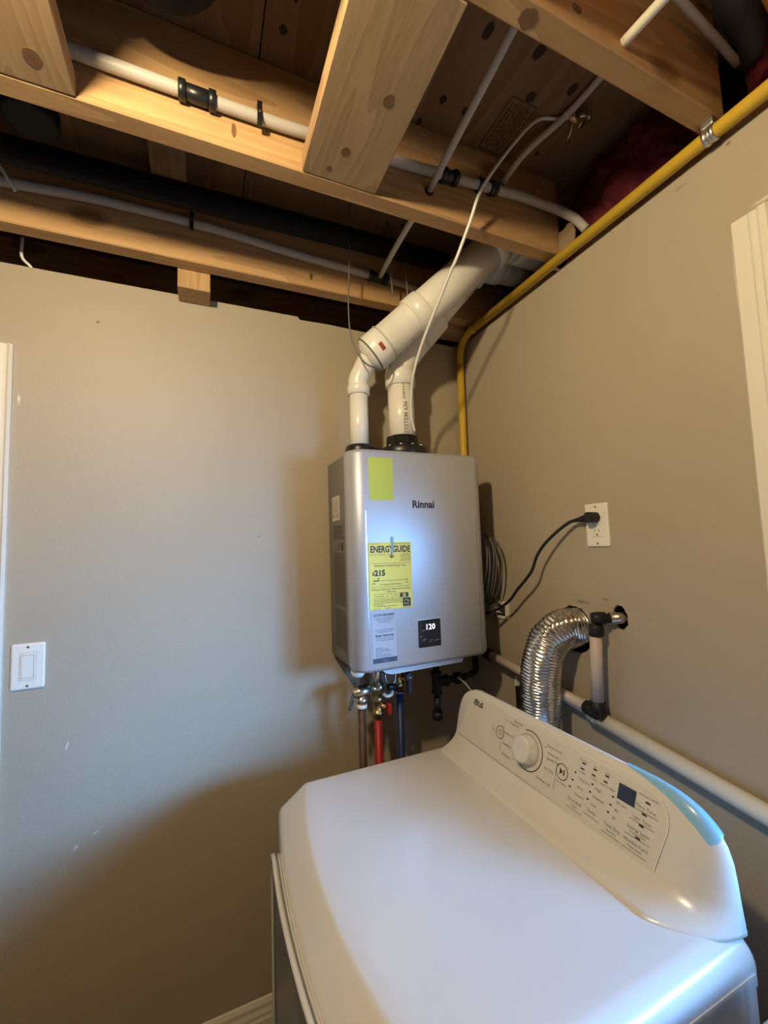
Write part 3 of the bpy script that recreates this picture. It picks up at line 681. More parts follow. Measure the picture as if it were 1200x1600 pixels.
bm = BM(); tube(bm, [(-1.9,-.143,2.42),(-1.427,-.143,2.440),(-1.227,-.143,2.455),(-.993,-.143,2.455),(-.86,-.143,2.449),(-.716,-.143,2.438),(-.44,-.143,2.426)], .0122, 14, 4); obj('pipe', bm, M['pex'], wq, True)
clip(wq, -.993, -.143, 2.455, .0122)
ring(wq, (-.452,-.143,2.4265), (1,0,0), .014, .0180); ring(wq, (-.438,-.143,2.426), (1,0,0), .045, .0145, 'coupling'); ring(wq, (-.395,-.143,2.426), (1,0,0), .012, .018)
bm = BM(); tube(bm, [(-.386,-.143,2.426),(-.30,-.143,2.42),(-.24,-.15,2.40)], .0110, 12, 3); obj('pipe', bm, M['pex'], wq, True)
dp = thing('drain_pipe', (-.8,-.23,2.44), 'long black drain pipe running between the two nearest joists', 'pipe')
bm = BM(); tube(bm, [(-2.2,-.225,2.452),(-.990,-.225,2.466),(-.20,-.225,2.478)], .030, 20); obj('pipe', bm, M['abs'], dp)
# black fittings hanging in the bays at the left
d2 = thing('drain_fitting', (-1.29,-.34,2.44), 'black drain fitting under the left joist, partly hidden', 'pipe fitting')
bm = BM(); tube(bm, [(-1.30,-.345,2.579),(-1.30,-.345,2.455)], .042, 20); lathe(bm, (-1.30,-.345,2.475), (0,0,-1), [(0,.042),(.002,.050),(.030,.050),(.034,.044)], 24); obj('hub', bm, M['abs'], d2)
d3 = thing('drain_fitting', (-1.02,-.70,2.44), 'large black drain bend at the top edge above the joist', 'pipe fitting')
bm = BM(); tube(bm, smooth_path([(-1.02,-.715,2.579),(-1.02,-.715,2.54),(-1.03,-.72,2.505),(-1.10,-.735,2.495),(-1.30,-.74,2.495)], 5), .050, 22); obj('pipe', bm, M['abs'], d3, True)
bm = BM(); lathe(bm, (-1.035,-.742,2.50), (0,0,-1), [(-.06,.080),(-.02,.105),(.030,.108),(.045,.100),(.050,.075),(.046,.03)], 30); obj('hub', bm, M['abs'], d3)
bm = BM(); box(bm, -1.145, -1.105, -.650, -.625, 2.47, 2.50, .004); obj('bracket', bm, M['zinc'], d3)
def ptube(pts, r, m, label, name='water_tube', cat='tube', sm=5):
    bm = BM(); tube(bm, pts, r, 10, sm); return tag(obj(name, bm, m, smooth=True), label, cat)
ptube([(-.455,-.912,2.445),(-.450,-.80,2.435),(-.441,-.535,2.408)], .0082, M['pex'], 'thin white tube crossing the plywood bay, near the brown board')
ptube([(-.439,-.484,2.409),(-.43,-.30,2.414),(-.416,-.160,2.421)], .0082, M['pex'], 'thin white tube continuing from the joist to the far pipe')
ptube([(-.130,-.912,2.572),(-.133,-.72,2.570),(-.180,-.60,2.545),(-.205,-.533,2.505)], .0085, M['pexclear'], 'dim tube behind the milky hose, under the plywood stamp')
ptube([(-.300,-.957,2.372),(-.290,-1.10,2.372),(-.285,-1.318,2.372)], .0082, M['paperw'], 'cream tube entering the right joist at the top edge')
bm = BM(); lathe(bm, (-.441,-.5315,2.407), (0,-1,0), [(0,.0125),(.0006,.0125)], 18); hk = obj('drill_hole', bm, M['knot'], ce)
vv = thing('valve', (-.115,-.705,2.53), 'small brass saddle valve on the tube below the plywood', 'valve')
bm = BM(); lathe(bm, (-.128,-.70,2.572), (.5,-.25,-.6), [(0,.012),(.016,.012),(.018,.008),(.034,.008),(.036,.011),(.042,.010)], 12); obj('body', bm, M['brass'], vv)
bm = BM(); tube(bm, [(-.118,-.700,2.565),(-.113,-.690,2.548),(-.108,-.672,2.540),(-.095,-.665,2.548)], .0040, 8, 4); obj('handle', bm, M['brass'], vv, True)
bm = BM(); lathe(bm, (-.112,-.715,2.560), (.6,-.5,-.3), [(0,.008),(.006,.009),(.012,.004),(.020,.004),(.021,.010),(.026,.010)], 10); obj('stem', bm, M['nickel'], vv)
# upper right bay
ptube([(-.40,-1.005,2.50),(-.21,-.985,2.495),(-.07,-.978,2.478),(.02,-.975,2.460)], .0075, M['pex'], 'white cable along the right joist with a knot at its end', 'cable', 'cable')
ptube([(-.115,-1.03,2.52),(-.06,-1.045,2.505),(.00,-1.045,2.465),(.02,-1.035,2.42),(.02,-1.03,2.36)], .0075, M['orange'], 'orange cable dropping past the pink insulation at the upper right', 'cable', 'cable')
bm = BM(); tube(bm, [(-.60,-1.055,2.535),(-.20,-1.035,2.53),(-.03,-1.010,2.51),(.05,-1.0,2.47)], .034, 14, 5, jit=.004); tag(obj('wrapped_duct', bm, M['ductgrey'], smooth=True), 'dark grey wrapped pipe in the bay right of the right joist', 'pipe')
# white cable at the left edge
ptube([(-1.47,-.17,2.53),(-1.425,-.16,2.48),(-1.40,-.155,2.44),(-1.388,-.148,2.42)], .0035, M['tubing'], 'short white cable dropping past the far joist at the left edge', 'cable', 'cable')
ptube([(-1.425,.02,2.41),(-1.42,.004,2.345),(-1.40,.006,2.32),(-1.385,.016,2.29)], .0040, M['tubing'], 'white cable dropping behind the left wall top', 'cable', 'cable')
# thin rods by the vent
for (x, y, l) in ((-.395,-.205,'thin pale wire left of the slanted vent, nearer the reducer'), (-.345,-.215,'thin pale wire left of the slanted vent, nearer the joist')):
    ptube([(x-.01,y,2.58),(x-.006,y,2.46),(x,y,2.33)], .0030, M['greywire'], l, 'hanger_wire', 'wire')
# curved white tube end above the vent
ptube([(-.33,-.42,2.555),(-.28,-.425,2.525),(-.21,-.425,2.515),(-.15,-.42,2.53)], .016, M['pexclear'], 'curved pale pipe above the slanted vent, in the shadow behind the joist', 'water_tube')

# ------------------------------------------------------------------ gas pipe
gp = thing('gas_pipe', (-.03,-.6,1.15), 'yellow gas pipe running along the top of the right wall and down the corner', 'pipe')
GX = -.027
bm = BM(); tube(bm, [(GX,-2.75,2.322),(GX,-.140,2.322)], .0140, 16); obj('pipe', bm, M['gas'], gp)
bm = BM(); tube(bm, [(GX,-.142,2.322),(GX,-.108,2.321),(GX,-.075,2.312),(GX,-.052,2.292),(GX,-.038,2.262),(GX,-.034,2.225)], .0140, 16, 3); obj('bend', bm, M['gas'], gp, True)
bm = BM(); tube(bm, [(GX,-.034,2.228),(GX,-.030,1.90),(GX-.015,-.030,1.20)], .0140, 16); obj('pipe', bm, M['gas'], gp)
bm = BM(); lathe(bm, (GX,-.118,2.3215), (0,-1,0), [(0,.0142),(.002,.0165),(.008,.0165),(.010,.0142)], 16); obj('joint', bm, M['gas'], gp)
bm = BM(); 
for (a, b) in ((-.928,-.937),(-.9415,-.9505)): lathe(bm, (GX,a,2.322), (0,-1,0), [(0,.0142),(.001,.0168),(.008,.0168),(.009,.0142)], 18)
lathe(bm, (GX,-.935,2.322), (0,-1,0), [(0,.0142),(.001,.0155),(.009,.0155),(.01,.0142)], 18)
box(bm, GX-.012, GX+.012, -.951, -.928, 2.336, 2.350, .002); obj('clamp', bm, M['zinc'], gp)

# ------------------------------------------------------------------ pipes below the heater
rv = thing('relief_valve', (-.525,-.15,1.03), 'nickel relief valve with a brown copper drain pipe, leftmost below the heater', 'valve')
bm = BM(); tube(bm, [(-.472,-.15,1.165),(-.472,-.15,1.085)], .013, 14); obj('nipple', bm, M['nickel'], rv)
bm = BM(); lathe(bm, (-.455,-.15,1.085), (-1,-.05,-.05), [(0,.016),(.02,.016),(.022,.0125),(.040,.0125),(.042,.0185),(.085,.0185),(.088,.014),(.098,.014),(.10,.010)], 14); lathe(bm, (-.525,-.153,1.085), (0,0,-1), [(0,.016),(.020,.016),(.022,.019),(.032,.019),(.036,.015),(.046,.015)], 14); obj('body', bm, M['nickel'], rv)
bm = BM(); tube(bm, [(-.552,-.16,1.085),(-.560,-.165,1.070),(-.572,-.175,1.048),(-.566,-.175,1.045),(-.556,-.168,1.066)], .0028, 8, 3); obj('lever', bm, M['black'], rv, True)
bm = BM(); lathe(bm, (-.525,-.153,1.045), (0,0,-1), [(0,.0165),(.010,.0165),(.011,.014)], 14); obj('tape_wrap', bm, M['pvc'], rv)
bm = BM(); tube(bm, [(-.525,-.153,1.037),(-.527,-.153,.30)], .0118, 14); obj('drain_pipe', bm, M['copper'], rv)
def iso_valve(x, y, z1, handle, pipem, label, name):
    t = thing(name, (x,y,1.0), label, 'pipe')
    bm = BM(); lathe(bm, (x,y,z1), (0,0,-1), [(0,.012),(.018,.012),(.02,.018),(.034,.018),(.036,.0145),(.062,.0145),(.064,.018),(.072,.018),(.074,.013),(.086,.013)], 14); lathe(bm, (x,y,z1-.048), (.75,-.6,0), [(0,.010),(.028,.010),(.030,.006)], 12); obj('valve_body', bm, M['brass'], t)
    return t
hv = iso_valve(-.472,-.150,1.078, None, None, 'red hot water pipe with brass valve below the heater', 'hot_water_pipe')
bm = BM(); tube(bm, [(-.472,-.15,.999),(-.474,-.15,.30)], .0115, 14); obj('pipe', bm, M['red'], hv)
bm = BM(); lathe(bm, (-.472,-.15,.992), (0,0,1), [(0,.0125),(.004,.0125)], 14); obj('crimp_ring', bm, M['zinc'], hv)
bm = BM(); box(bm, -.452, -.442, -.190, -.168, 1.010, 1.044, .003); obj('handle', bm, M['red'], hv)
bm = BM(); tube(bm, [(-.466,-.182,1.074),(-.456,-.19,1.068),(-.442,-.188,1.070),(-.434,-.178,1.075)], .0055, 8, 3); obj('drain_cap', bm, M['pvc'], hv, True)
bm = BM(); tube(bm, [(-.450,-.180,1.090),(-.430,-.178,1.088),(-.418,-.172,1.080)], .010, 10, 3); obj('knob', bm, M['black'], hv, True)
bm = BM(); tube(bm, [(-.448,-.16,1.125),(-.445,-.165,1.10),(-.420,-.165,1.095),(-.412,-.16,1.125),(-.415,-.158,1.150)], .0016, 6, 4); obj('strap', bm, M['zinc'], hv, True)
cv = iso_valve(-.398,-.150,1.150, None, None, 'blue cold water pipe with dark valve below the heater', 'cold_water_pipe')
bm = BM(); tube(bm, [(-.396,-.15,1.066),(-.399,-.15,.30)], .0115, 14); obj('pipe', bm, M['blue'], cv)
bm = BM(); lathe(bm, (-.396,-.15,1.056), (0,0,1), [(0,.0125),(.004,.0125)], 14); obj('crimp_ring', bm, M['zinc'], cv)
bm = BM(); box(bm, -.385, -.374, -.194, -.172, 1.060, 1.120, .004); lathe(bm, (-.380,-.180,1.112), (0,-1,0), [(0,.014),(.012,.014),(.014,.010)], 14); obj('handle', bm, M['navy'], cv)
bm = BM(); lathe(bm, (-.380,-.195,1.112), (0,-1,0), [(0,.004),(.002,.003)], 10); obj('screw', bm, M['chrome'], cv)
bm = BM(); box(bm, -.470, -.375, -.190, -.160, 1.135, 1.150, .005); obj('manifold', bm, M['black'], cv)
gi = thing('gas_drip_leg', (-.262,-.15,.95), 'black iron gas drip leg below the heater, right of the blue pipe', 'pipe')
bm = BM(); tube(bm, [(-.258,-.15,1.166),(-.262,-.15,1.10)], .0105, 14); obj('nipple', bm, M['iron'], gi)
bm = BM(); tube(bm, [(-.262,-.15,1.02),(-.263,-.15,.965)], .0115, 14); obj('nipple', bm, M['iron'], gi)
bm = BM(); lathe(bm, (-.262,-.15,1.100), (0,0,-1), [(0,.018),(.008,.018),(.010,.0155),(.06,.0155),(.062,.018),(.07,.018)], 14); lathe(bm, (-.262,-.15,1.068), (1,0,0), [(0,.0155),(.032,.0155),(.034,.0185),(.042,.0185)], 14); obj('tee', bm, M['iron'], gi)
bm = BM(); lathe(bm, (-.263,-.15,.975), (0,0,-1), [(0,.0175),(.022,.0175),(.026,.012)], 14); obj('cap', bm, M['iron'], gi)
bm = BM(); tube(bm, [(-.222,-.15,1.068),(-.16,-.15,1.068)], .0115, 12); lathe(bm, (-.19,-.15,1.068), (1,0,0), [(0,.02),(.022,.02),(.024,.014)], 8); tube(bm, [(-.16,-.15,1.068),(-.09,-.12,1.068),(-.045,-.06,1.10),(-.042,-.034,1.21)], .0115, 12, 4); obj('branch', bm, M['iron'], gi, True)
bm = BM(); tube(bm, [(-.205,-.19,1.085),(-.18,-.20,1.06),(-.155,-.20,1.02),(-.14,-.19,.95)], .0025, 8, 4); tag(obj('white_wire', bm, M['tubing'], smooth=True), 'thin white wire beside the black gas fitting, behind the dryer', 'wire')

# ------------------------------------------------------------------ right wall: outlet, cord, duct, pipes
def wall_plate_thing(name, O, u, v, n, label, cat, kind):
    O, u, v, n = V(O), V(u), V(v), V(n)
    t = thing(name, O, label, cat)
    w2, h2 = .035, .05715
    bm = BM()
    a = [rrect(-w2,w2,-h2,h2,.004), rrect(-w2+.0035,w2-.0035,-h2+.0035,h2-.0035,.003)]
    ra = [bm.verts.new(O+u*x+v*y) for x, y in a[0]]; rb = [bm.verts.new(O+u*x+v*y+n*.0045) for x, y in a[0]]; rc = [bm.verts.new(O+u*x+v*y+n*.0062) for x, y in a[1]]
    k = len(ra)
    for A, B in ((ra, rb), (rb, rc)):
        for i in range(k): bm.faces.new((A[i], A[(i+1)%k], B[(i+1)%k], B[i]))
    bm.faces.new(rc); bm.faces.new(ra[::-1])
    obj('face_plate', bm, M['plate'], t)
    for y in (-.0485,.0485):
        bm = BM(); lathe(bm, O+v*y+n*.0060, n, [(0,.0034),(.0012,.0030),(.0014,.001)], 10); s = obj('screw', bm, M['nickel'], t)
        bm = BM(); line(bm, O+n*.0072, u, v, (-.0026,y-.0006), (.0026,y+.0006), .0008); obj('slot', bm, M['print'], s)
    return t
sw = wall_plate_thing('light_switch', (-1.3767,0,1.2426), (1,0,0), (0,0,1), (0,-1,0), 'white rocker light switch plate on the left wall by the door', 'switch', 0)
O = V((-1.3767,0,1.2426)); nn = V((0,-1,0))
bm = BM(); prism(bm, rrect(-.0175,.0175,-.0345,.0345,.002), O+nn*.0058, (1,0,0), (0,0,1), nn, .0008); obj('surround', bm, M['greyline'], sw)
bm = BM(); prism(bm, rrect(-.0165,.0165,-.0335,.0335,.0015), O+nn*.006, (1,0,0), (0,0,1), nn, .0022); obj('surround', bm, M['plate'], sw)
bm = BM(); a = rrect(-.0125,.0125,-.028,.028,.002)
ra = [bm.verts.new(O+V((x,0,y))+nn*.007) for x, y in a]; rb = [bm.verts.new(O+V((x,0,y))+nn*(.0100+.0018*abs(y)/.028*(1 if y > 0 else -.3))) for x, y in a]; k = len(a)
for i in range(k): bm.faces.new((ra[i], ra[(i+1)%k], rb[(i+1)%k], rb[i]))
bm.faces.new(rb); obj('rocker', bm, M['plate'], sw)
bm = BM(); 
for q in (((-.013,-.0285),(.013,-.0285)),((.013,-.0285),(.013,.0285)),((.013,.0285),(-.013,.0285)),((-.013,.0285),(-.013,-.0285))): line(bm, O+nn*.0082, (1,0,0), (0,0,1), *q, .0009)
obj('gap_line', bm, M['grey'], sw)

OO = V((0,-.589,1.5548)); uo, vo, no = V((0,-1,0)), V((0,0,1)), V((-1,0,0))
ot = wall_plate_thing('wall_outlet', OO, uo, vo, no, 'white duplex outlet plate on the right wall with a black plug', 'outlet', 1)
bm = BM(); prism(bm, rrect(-.0172,.0172,-.0338,.0338,.003), OO, uo, vo, no, .0068); rc_ = obj('receptacle', bm, M['plate'], ot)
for sgn in (1,-1):
    bm = BM()
    for x in (-.0063,.0063): line(bm, OO+no*.0068, uo, vo, (x,sgn*.0200+.001), (x,sgn*.0200+.009), .0016)
    prism(bm, disc(0,sgn*.0200-.0055,.0025,12), OO+no*.0068, uo, vo, no, .0004); obj('slots', bm, M['print'], rc_)
bm = BM(); line(bm, OO+no*.0068, uo, vo, (-.015,-.0305), (.015,-.0305), .0008); obj('line_mark', bm, M['grey'], rc_)
bm = BM(); line(bm, OO+no*.0068, uo, vo, (-.016,0), (.016,0), .0006); obj('line_mark', bm, M['grey'], rc_)
# black cord with right-angle plug
pc = thing('power_cord', (-.03,-.4,1.30), 'black power cord curving from the outlet down behind the water heater', 'cord')
bm = BM(); prism(bm, rrect(-.0135,.014,-.0135,.0145,[.004,.012,.012,.004]), OO+no*.0072+vo*.020, uo, vo, no, .026); bmesh.ops.bevel(bm, geom=bm.edges[:], offset=.0015, segments=1, affect='EDGES')
obj('plug', bm, M['rubber'], pc, 'auto')
bm = BM(); pa = OO+no*.020+vo*.0205+uo*-.012
lathe(bm, pa, -uo-vo*.10, [(0,.0105),(.012,.0100),(.014,.0085),(.016,.0085),(.017,.0092),(.026,.0078),(.028,.0064),(.042,.0056)], 12); obj('strain_relief', bm, M['rubber'], pc)
bm = BM(); tube(bm, [pa-uo*.036-vo*.004, (-.028,-.520,1.566), (-.040,-.482,1.540), (-.053,-.445,1.505), (-.058,-.418,1.470), (-.060,-.398,1.430), (-.060,-.368,1.400), (-.058,-.325,1.365), (-.056,-.280,1.325), (-.070,-.225,1.290), (-.110,-.17,1.262), (-.150,-.13,1.22), (-.17,-.12,1.160)], .0045, 10, 6); obj('cable', bm, M['rubber'], pc, True)
# low junction outlet behind the heater
jb = thing('junction_box', (0,-.18,1.25), 'small white open outlet box low on the wall behind the cord', 'outlet')
bm = BM(); prism(bm, rrect(-.031,.031,-.030,.030,.003), (0,-.180,1.281), uo, vo, no, .006); obj('face_plate', bm, M['plate'], jb)
bm = BM(); prism(bm, rrect(-.022,.018,-.020,.018,.003), (-.006,-.180,1.281), uo, vo, no, .0006); obj('opening', bm, M['print'], jb)
for k in range(5):
    bm = BM(); z = 1.270+k*.006; tube(bm, [(-.006,-.178+k*.004,z),(-.022,-.172+k*.003,z+.006),(-.030,-.150,z-.004),(-.020,-.130,z-.008)], .0022, 6, 3); obj('wire', bm, M['nickel' if k%2 else 'tubing'], jb, True)
# coil of grey cable hung beside the heater
bm = BM()
for k in range(6):
    cy, cz, ry, rz, xo = -.165-random.uniform(0,.015), 1.435+random.uniform(-.012,.012), .062+random.uniform(-.010,.012), .115+random.uniform(-.012,.012), -.040-.012*k
    tube(bm, [(xo+.008*math.sin(2*a), cy-ry*math.sin(a), cz+rz*math.cos(a)) for a in [2*PI*q/28 for q in range(29)]], .0030, 6, 0)
tag(obj('coiled_cable', bm, M['coil'], smooth=True), 'coil of thin grey cable hanging beside the heater', 'cable')
# foil dryer duct
du = thing('dryer_duct', (-.1,-.45,.80), 'crinkled silver foil duct bending from the wall hole down behind the dryer', 'duct')
path = smooth_path([(.03,-.490,1.272),(-.012,-.487,1.272),(-.045,-.482,1.268),(-.075,-.474,1.248),(-.094,-.466,1.212),(-.102,-.457,1.165),(-.104,-.451,1.11),(-.104,-.447,1.05),(-.103,-.445,.97),(-.10,-.445,.80)], 40)
# equal steps along the path, two rings per corrugation
acc = [0.0]
for a, b in zip(path, path[1:]): acc.append(acc[-1]+(b-a).length)
step = .0020; res = []; j = 0; s = 0
while s < acc[-1]:
    while acc[j+1] < s: j += 1
    t = (s-acc[j])/max(acc[j+1]-acc[j], 1e-9); res.append(path[j].lerp(path[j+1], t)); s += step
bm = BM(); seg = 44; rings = []; nx = None
wob = [random.uniform(0,2*PI) for _ in range(6)]
for i, p in enumerate(res):
    t = (res[min(i+3,len(res)-1)]-res[max(i-3,0)]).normalized()
    if nx is None: nx = t.cross(V((0,0,1))).normalized()
    nx = (nx-t*nx.dot(t)).normalized(); ny = t.cross(nx); rr = []
    crush = 1.0 if i < 70 else .35
    for k in range(seg):
        a = 2*PI*k/seg
        c = math.sin(PI*i/2+.7*math.sin(3*a+wob[0])+.4*math.sin(5*a+i*.05))
        r = .0520+.0026*c+.0012*crush*math.sin(4*a+i*.17+wob[1])+.0014*crush*math.sin(7*a-i*.11+wob[2])+random.uniform(-.0007,.0007)*(1+crush)
        rr.append(bm.verts.new(p+(nx*math.cos(a)+ny*math.sin(a))*r))
    rings.append(rr)
for A, B in zip(rings, rings[1:]):
    for k in range(seg): bm.faces.new((A[k], A[(k+1)%seg], B[(k+1)%seg], B[k])).smooth = True
obj('hose', bm, M['foil'], du)
bm = BM(); tube(bm, [(-.1525,-.435,1.098),(-.156,-.440,1.090),(-.154,-.448,1.096)], .0022, 6, 3); obj('wire_end', bm, M['zinc'], du, True)
# cloudy pipe down the wall with elbows
dt = thing('wall_water_pipe', (-.04,-.6,1.03), 'cloudy plastic pipe on the right wall with black elbows at both ends', 'pipe')
bm = BM(); tube(bm, [(-.040,-.592,1.285),(-.040,-.582,1.100)], .0150, 18); obj('pipe', bm, M['pexclear'], dt)
bm = BM(); lathe(bm, (-.040,-.593,1.300), (0,0,-1), [(0,.016),(.008,.0185),(.028,.0185),(.030,.016)], 16); lathe(bm, (-.042,-.596,1.316), (.72,-.69,0), [(-.012,.012),(0,.016),(.022,.016),(.024,.012),(.045,.012)], 16); obj('elbow', bm, M['iron'], dt)
bm = BM(); tube(bm, [(-.020,-.618,1.316),(.03,-.645,1.318)], .0150, 14); obj('stub', bm, M['nickel'], dt)
bm = BM(); lathe(bm, (-.040,-.582,1.104), (0,0,-1), [(0,.0185),(.022,.0185),(.026,.015)], 16); lathe(bm, (-.040,-.586,1.074), (0,1,.12), [(0,.012),(.004,.0175),(.040,.0175),(.044,.0155)], 16); box(bm, -.052, -.028, -.600, -.572, 1.062, 1.086, .004); obj('elbow', bm, M['iron'], dt)
bm = BM(); tube(bm, [(-.040,-.555,1.079),(-.040,-.35,1.101),(-.040,-.120,1.128)], .0140, 16); obj('pipe', bm, M['pexclear'], dt)
bm = BM(); lathe(bm, (-.04,-.155,1.123), (0,1,.1), [(0,.016),(.003,.0195),(.03,.0195),(.033,.016)], 16); obj('coupling', bm, M['iron'], dt)
lp = thing('white_wall_pipe', (-.025,-1.2,.95), 'white plastic pipe sloping along the right wall above the dryer top', 'pipe')
bm = BM(); tube(bm, [(-.026,-.545,1.060),(-.026,-2.7,.765)], .0185, 20); obj('pipe', bm, M['pvc'], lp)
bm = BM(); tube(bm, [(-.022,-.30,1.090),(-.022,-.560,1.057)], .0105, 14); lathe(bm, (-.024,-.548,1.059), (0,-1,-.13), [(0,.0125),(.002,.0195),(.018,.0205),(.020,.0185)], 18); obj('end_joint', bm, M['pvc'], lp)
# small grey plate low behind the duct
bm = BM(); prism(bm, rrect(-.05,.05,-.045,.045,.004), (0,-.285,.995), uo, vo, no, .012); sb = thing('wall_box', (0,-.285,.95), 'dark box on the wall behind the foil duct, just above the dryer', 'box'); obj('cover', bm, M['iron'], sb)
bm = BM(); prism(bm, rrect(-.053,-.046,-.06,.06,.002), (0,-.285,1.01), uo, vo, no, .010); obj('white_edge', bm, M['plate'], sb)

# ------------------------------------------------------------------ dryer
DY0, DY1 = -1.000, -.307      # near and far sides
DZ = .948
dy = thing('dryer', (-.54,-.65,0), 'white dryer with a sloped control console and big dial, in the foreground', 'dryer')
def deck_rows():
    """cross sections along x of the rounded top: returns (x offset of bow factor, z)"""
    return
def bow(y): 
    t = (y-(DY0+DY1)/2)/((DY1-DY0)/2); return 1-t*t
bm = BM(); ny_ = 26
ys = []
R = .020
for k in range(7): a = PI/2*k/6; ys.append((DY0+.034*(1-math.sin(a)), -.034*(1-math.cos(a)), 1))      # near roll, wide radius
ys = ys[::-1]
ys = [(DY0+.034*(1-math.cos(a)), -.034*(1-math.sin(a))) for a in [PI/2*k/8 for k in range(9)]]
inner = [(DY0+.034+(DY1-.012-DY0-.034)*k/18, 0) for k in range(1,18)]
far = [(DY1-.012*(1-math.sin(a)), -.012*(1-math.cos(a))) for a in [PI/2*k/5 for k in range(6)]]
cols = [(DY0, -.060)] + ys + inner + far + [(DY1, -.060)]
# profile along x: back edge, flat deck, sloped front shoulder, round over, short skirt
def xprof(y):
    b = bow(y)
    xc = -.735-.050*b          # crease
    xf = -.800-.030*b          # front
    return [(-.250,-.060), (-.250,-.006), (-.255,-.001), (-.262,0), (-.45,0), (xc+.03,0), (xc+.006,-.0003), (xc+.001,-.0014), (xc-.004,-.0042), (xc+(xf-xc)*.5,-.0245), (xf+.010,-.0395), (xf+.004,-.046), (xf+.001,-.056), (xf,-.075), (xf,-.100)]
rows = []
for (y, dz) in cols:
    r = []
    pr = xprof(y)
    for (x, pz) in pr: r.append(bm.verts.new((x, y, DZ+min(pz, 0)+dz if pz > -.055 else DZ+min(pz,dz))))
    rows.append(r)
for A, B in zip(rows, rows[1:]):
    for i in range(len(A)-1): bm.faces.new((A[i], A[i+1], B[i+1], B[i])).smooth = True
top_o = obj('top_deck', bm, M['white'], dy)
# cabinet below: sides, bowed front
bm = BM()
n = 16; outl = [(-.252, DY0+.001), (-.252, DY1-.001)]
for k in range(n+1):
    y = DY1-.001+(DY0-DY1+.002)*k/n; outl.append((-.798-.030*bow(y), y))
a = [bm.verts.new((x,y,.02)) for x, y in outl]; b = [bm.verts.new((x,y,DZ-.058)) for x, y in outl]
for i in range(len(outl)): bm.faces.new((a[i], a[(i+1)%len(outl)], b[(i+1)%len(outl)], b[i]))
bm.faces.new(a); bm.faces.new(b)
obj('cabinet', bm, M['white'], dy)
bm = BM(); box(bm, -.79, -.255, DY0-.0012, DY0+.004, DZ-.0495, DZ-.0455); obj('side_seam', bm, M['whitep'], dy)
for (x, y) in ((-.30,-.36),(-.30,-.95),(-.76,-.36),(-.76,-.95)):
    bm = BM(); lathe(bm, (x,y,0), (0,0,1), [(0,.022),(.012,.022),(.015,.012),(.022,.012)], 12); obj('foot', bm, M['black'], dy)
# door: rounded slab with a raised rim and grooves, standing off the bowed front
def door_loop(inset, off, n=10):
    y0, y1, z0, z1 = -.935+inset, -.372-inset, .30+inset, .908-inset
    pts = rrect(y0, y1, z0, z1, max(.02, .13-inset), n); out = []
    # subdivide the straight spans so the bow shows
    q = []
    for i in range(len(pts)):
        p, r = pts[i], pts[(i+1)%len(pts)]
        L = math.hypot(r[0]-p[0], r[1]-p[1]); k = max(1, int(L/.05))
        for t in range(k): q.append((p[0]+(r[0]-p[0])*t/k, p[1]+(r[1]-p[1])*t/k))
    return [(-.798-.030*bow(y)-off, y, z) for y, z in q]
def loft_loops(bm, loops, cap=True):
    R_ = []
    m = min(len(l) for l in loops)
    for l in loops: R_.append([bm.verts.new(l[int(i*len(l)/m)]) for i in range(m)])
    for A, B in zip(R_, R_[1:]):
        for i in range(m): bm.faces.new((A[i], A[(i+1)%m], B[(i+1)%m], B[i])).smooth = True
    if cap: bm.faces.new(R_[-1])
bm = BM(); loft_loops(bm, [door_loop(.012,-.002), door_loop(.004,.0005), door_loop(.004,.0025), door_loop(.010,.0030), door_loop(.010,.0040), door_loop(.003,.0048), door_loop(.003,.0070), door_loop(.012,.0075)]); dd = obj('door', bm, M['door_w'], dy)
bm = BM(); loft_loops(bm, [door_loop(.008,.0118), door_loop(.0,.0130), door_loop(.0,.018), door_loop(.002,.0205), door_loop(.006,.0205), door_loop(.008,.018), door_loop(.009,.010)], False); obj('rim', bm, M['door_w'], dd)
bm = BM(); loft_loops(bm, [door_loop(.009,.006), door_loop(.009,.012), door_loop(.022,.012), door_loop(.024,.006)], False); obj('groove', bm, M['door_g'], dd)
bm = BM(); loft_loops(bm, [door_loop(.022,.008), door_loop(.023,.0145), door_loop(.028,.016), door_loop(.031,.012), door_loop(.036,.012), door_loop(.040,.014), door_loop(.046,.012), door_loop(.075,.011)]); obj('window_panel', bm, M['door_g'], dd)
# console: lofted body with concave foot and rounded ends
CX = -.250
lv = [  # z, front x, far front y, near front y, far back y, near back y
 (.944,-.364,-.331,-.908,-.311,-.993),(.950,-.361,-.331,-.908,-.311,-.993),(.9535,-.352,-.330,-.908,-.311,-.992),(.958,-.338,-.328,-.907,-.311,-.992),(.966,-.321,-.326,-.905,-.311,-.991),(.975,-.308,-.322,-.903,-.311,-.990),
 (.985,-.300,-.319,-.900,-.310,-.989),(1.01,-.2925,-.316,-.902,-.309,-.987),(1.035,-.285,-.314,-.906,-.308,-.984),(1.055,-.279,-.315,-.907,-.309,-.978),(1.070,-.2743,-.319,-.903,-.312,-.969),(1.082,-.2706,-.326,-.895,-.319,-.957),
 (1.092,-.2675,-.337,-.882,-.330,-.942),(1.099,-.2645,-.352,-.866,-.345,-.924),(1.1035,-.2610,-.368,-.848,-.360,-.905),(1.106,-.2560,-.390,-.825,-.380,-.880)]
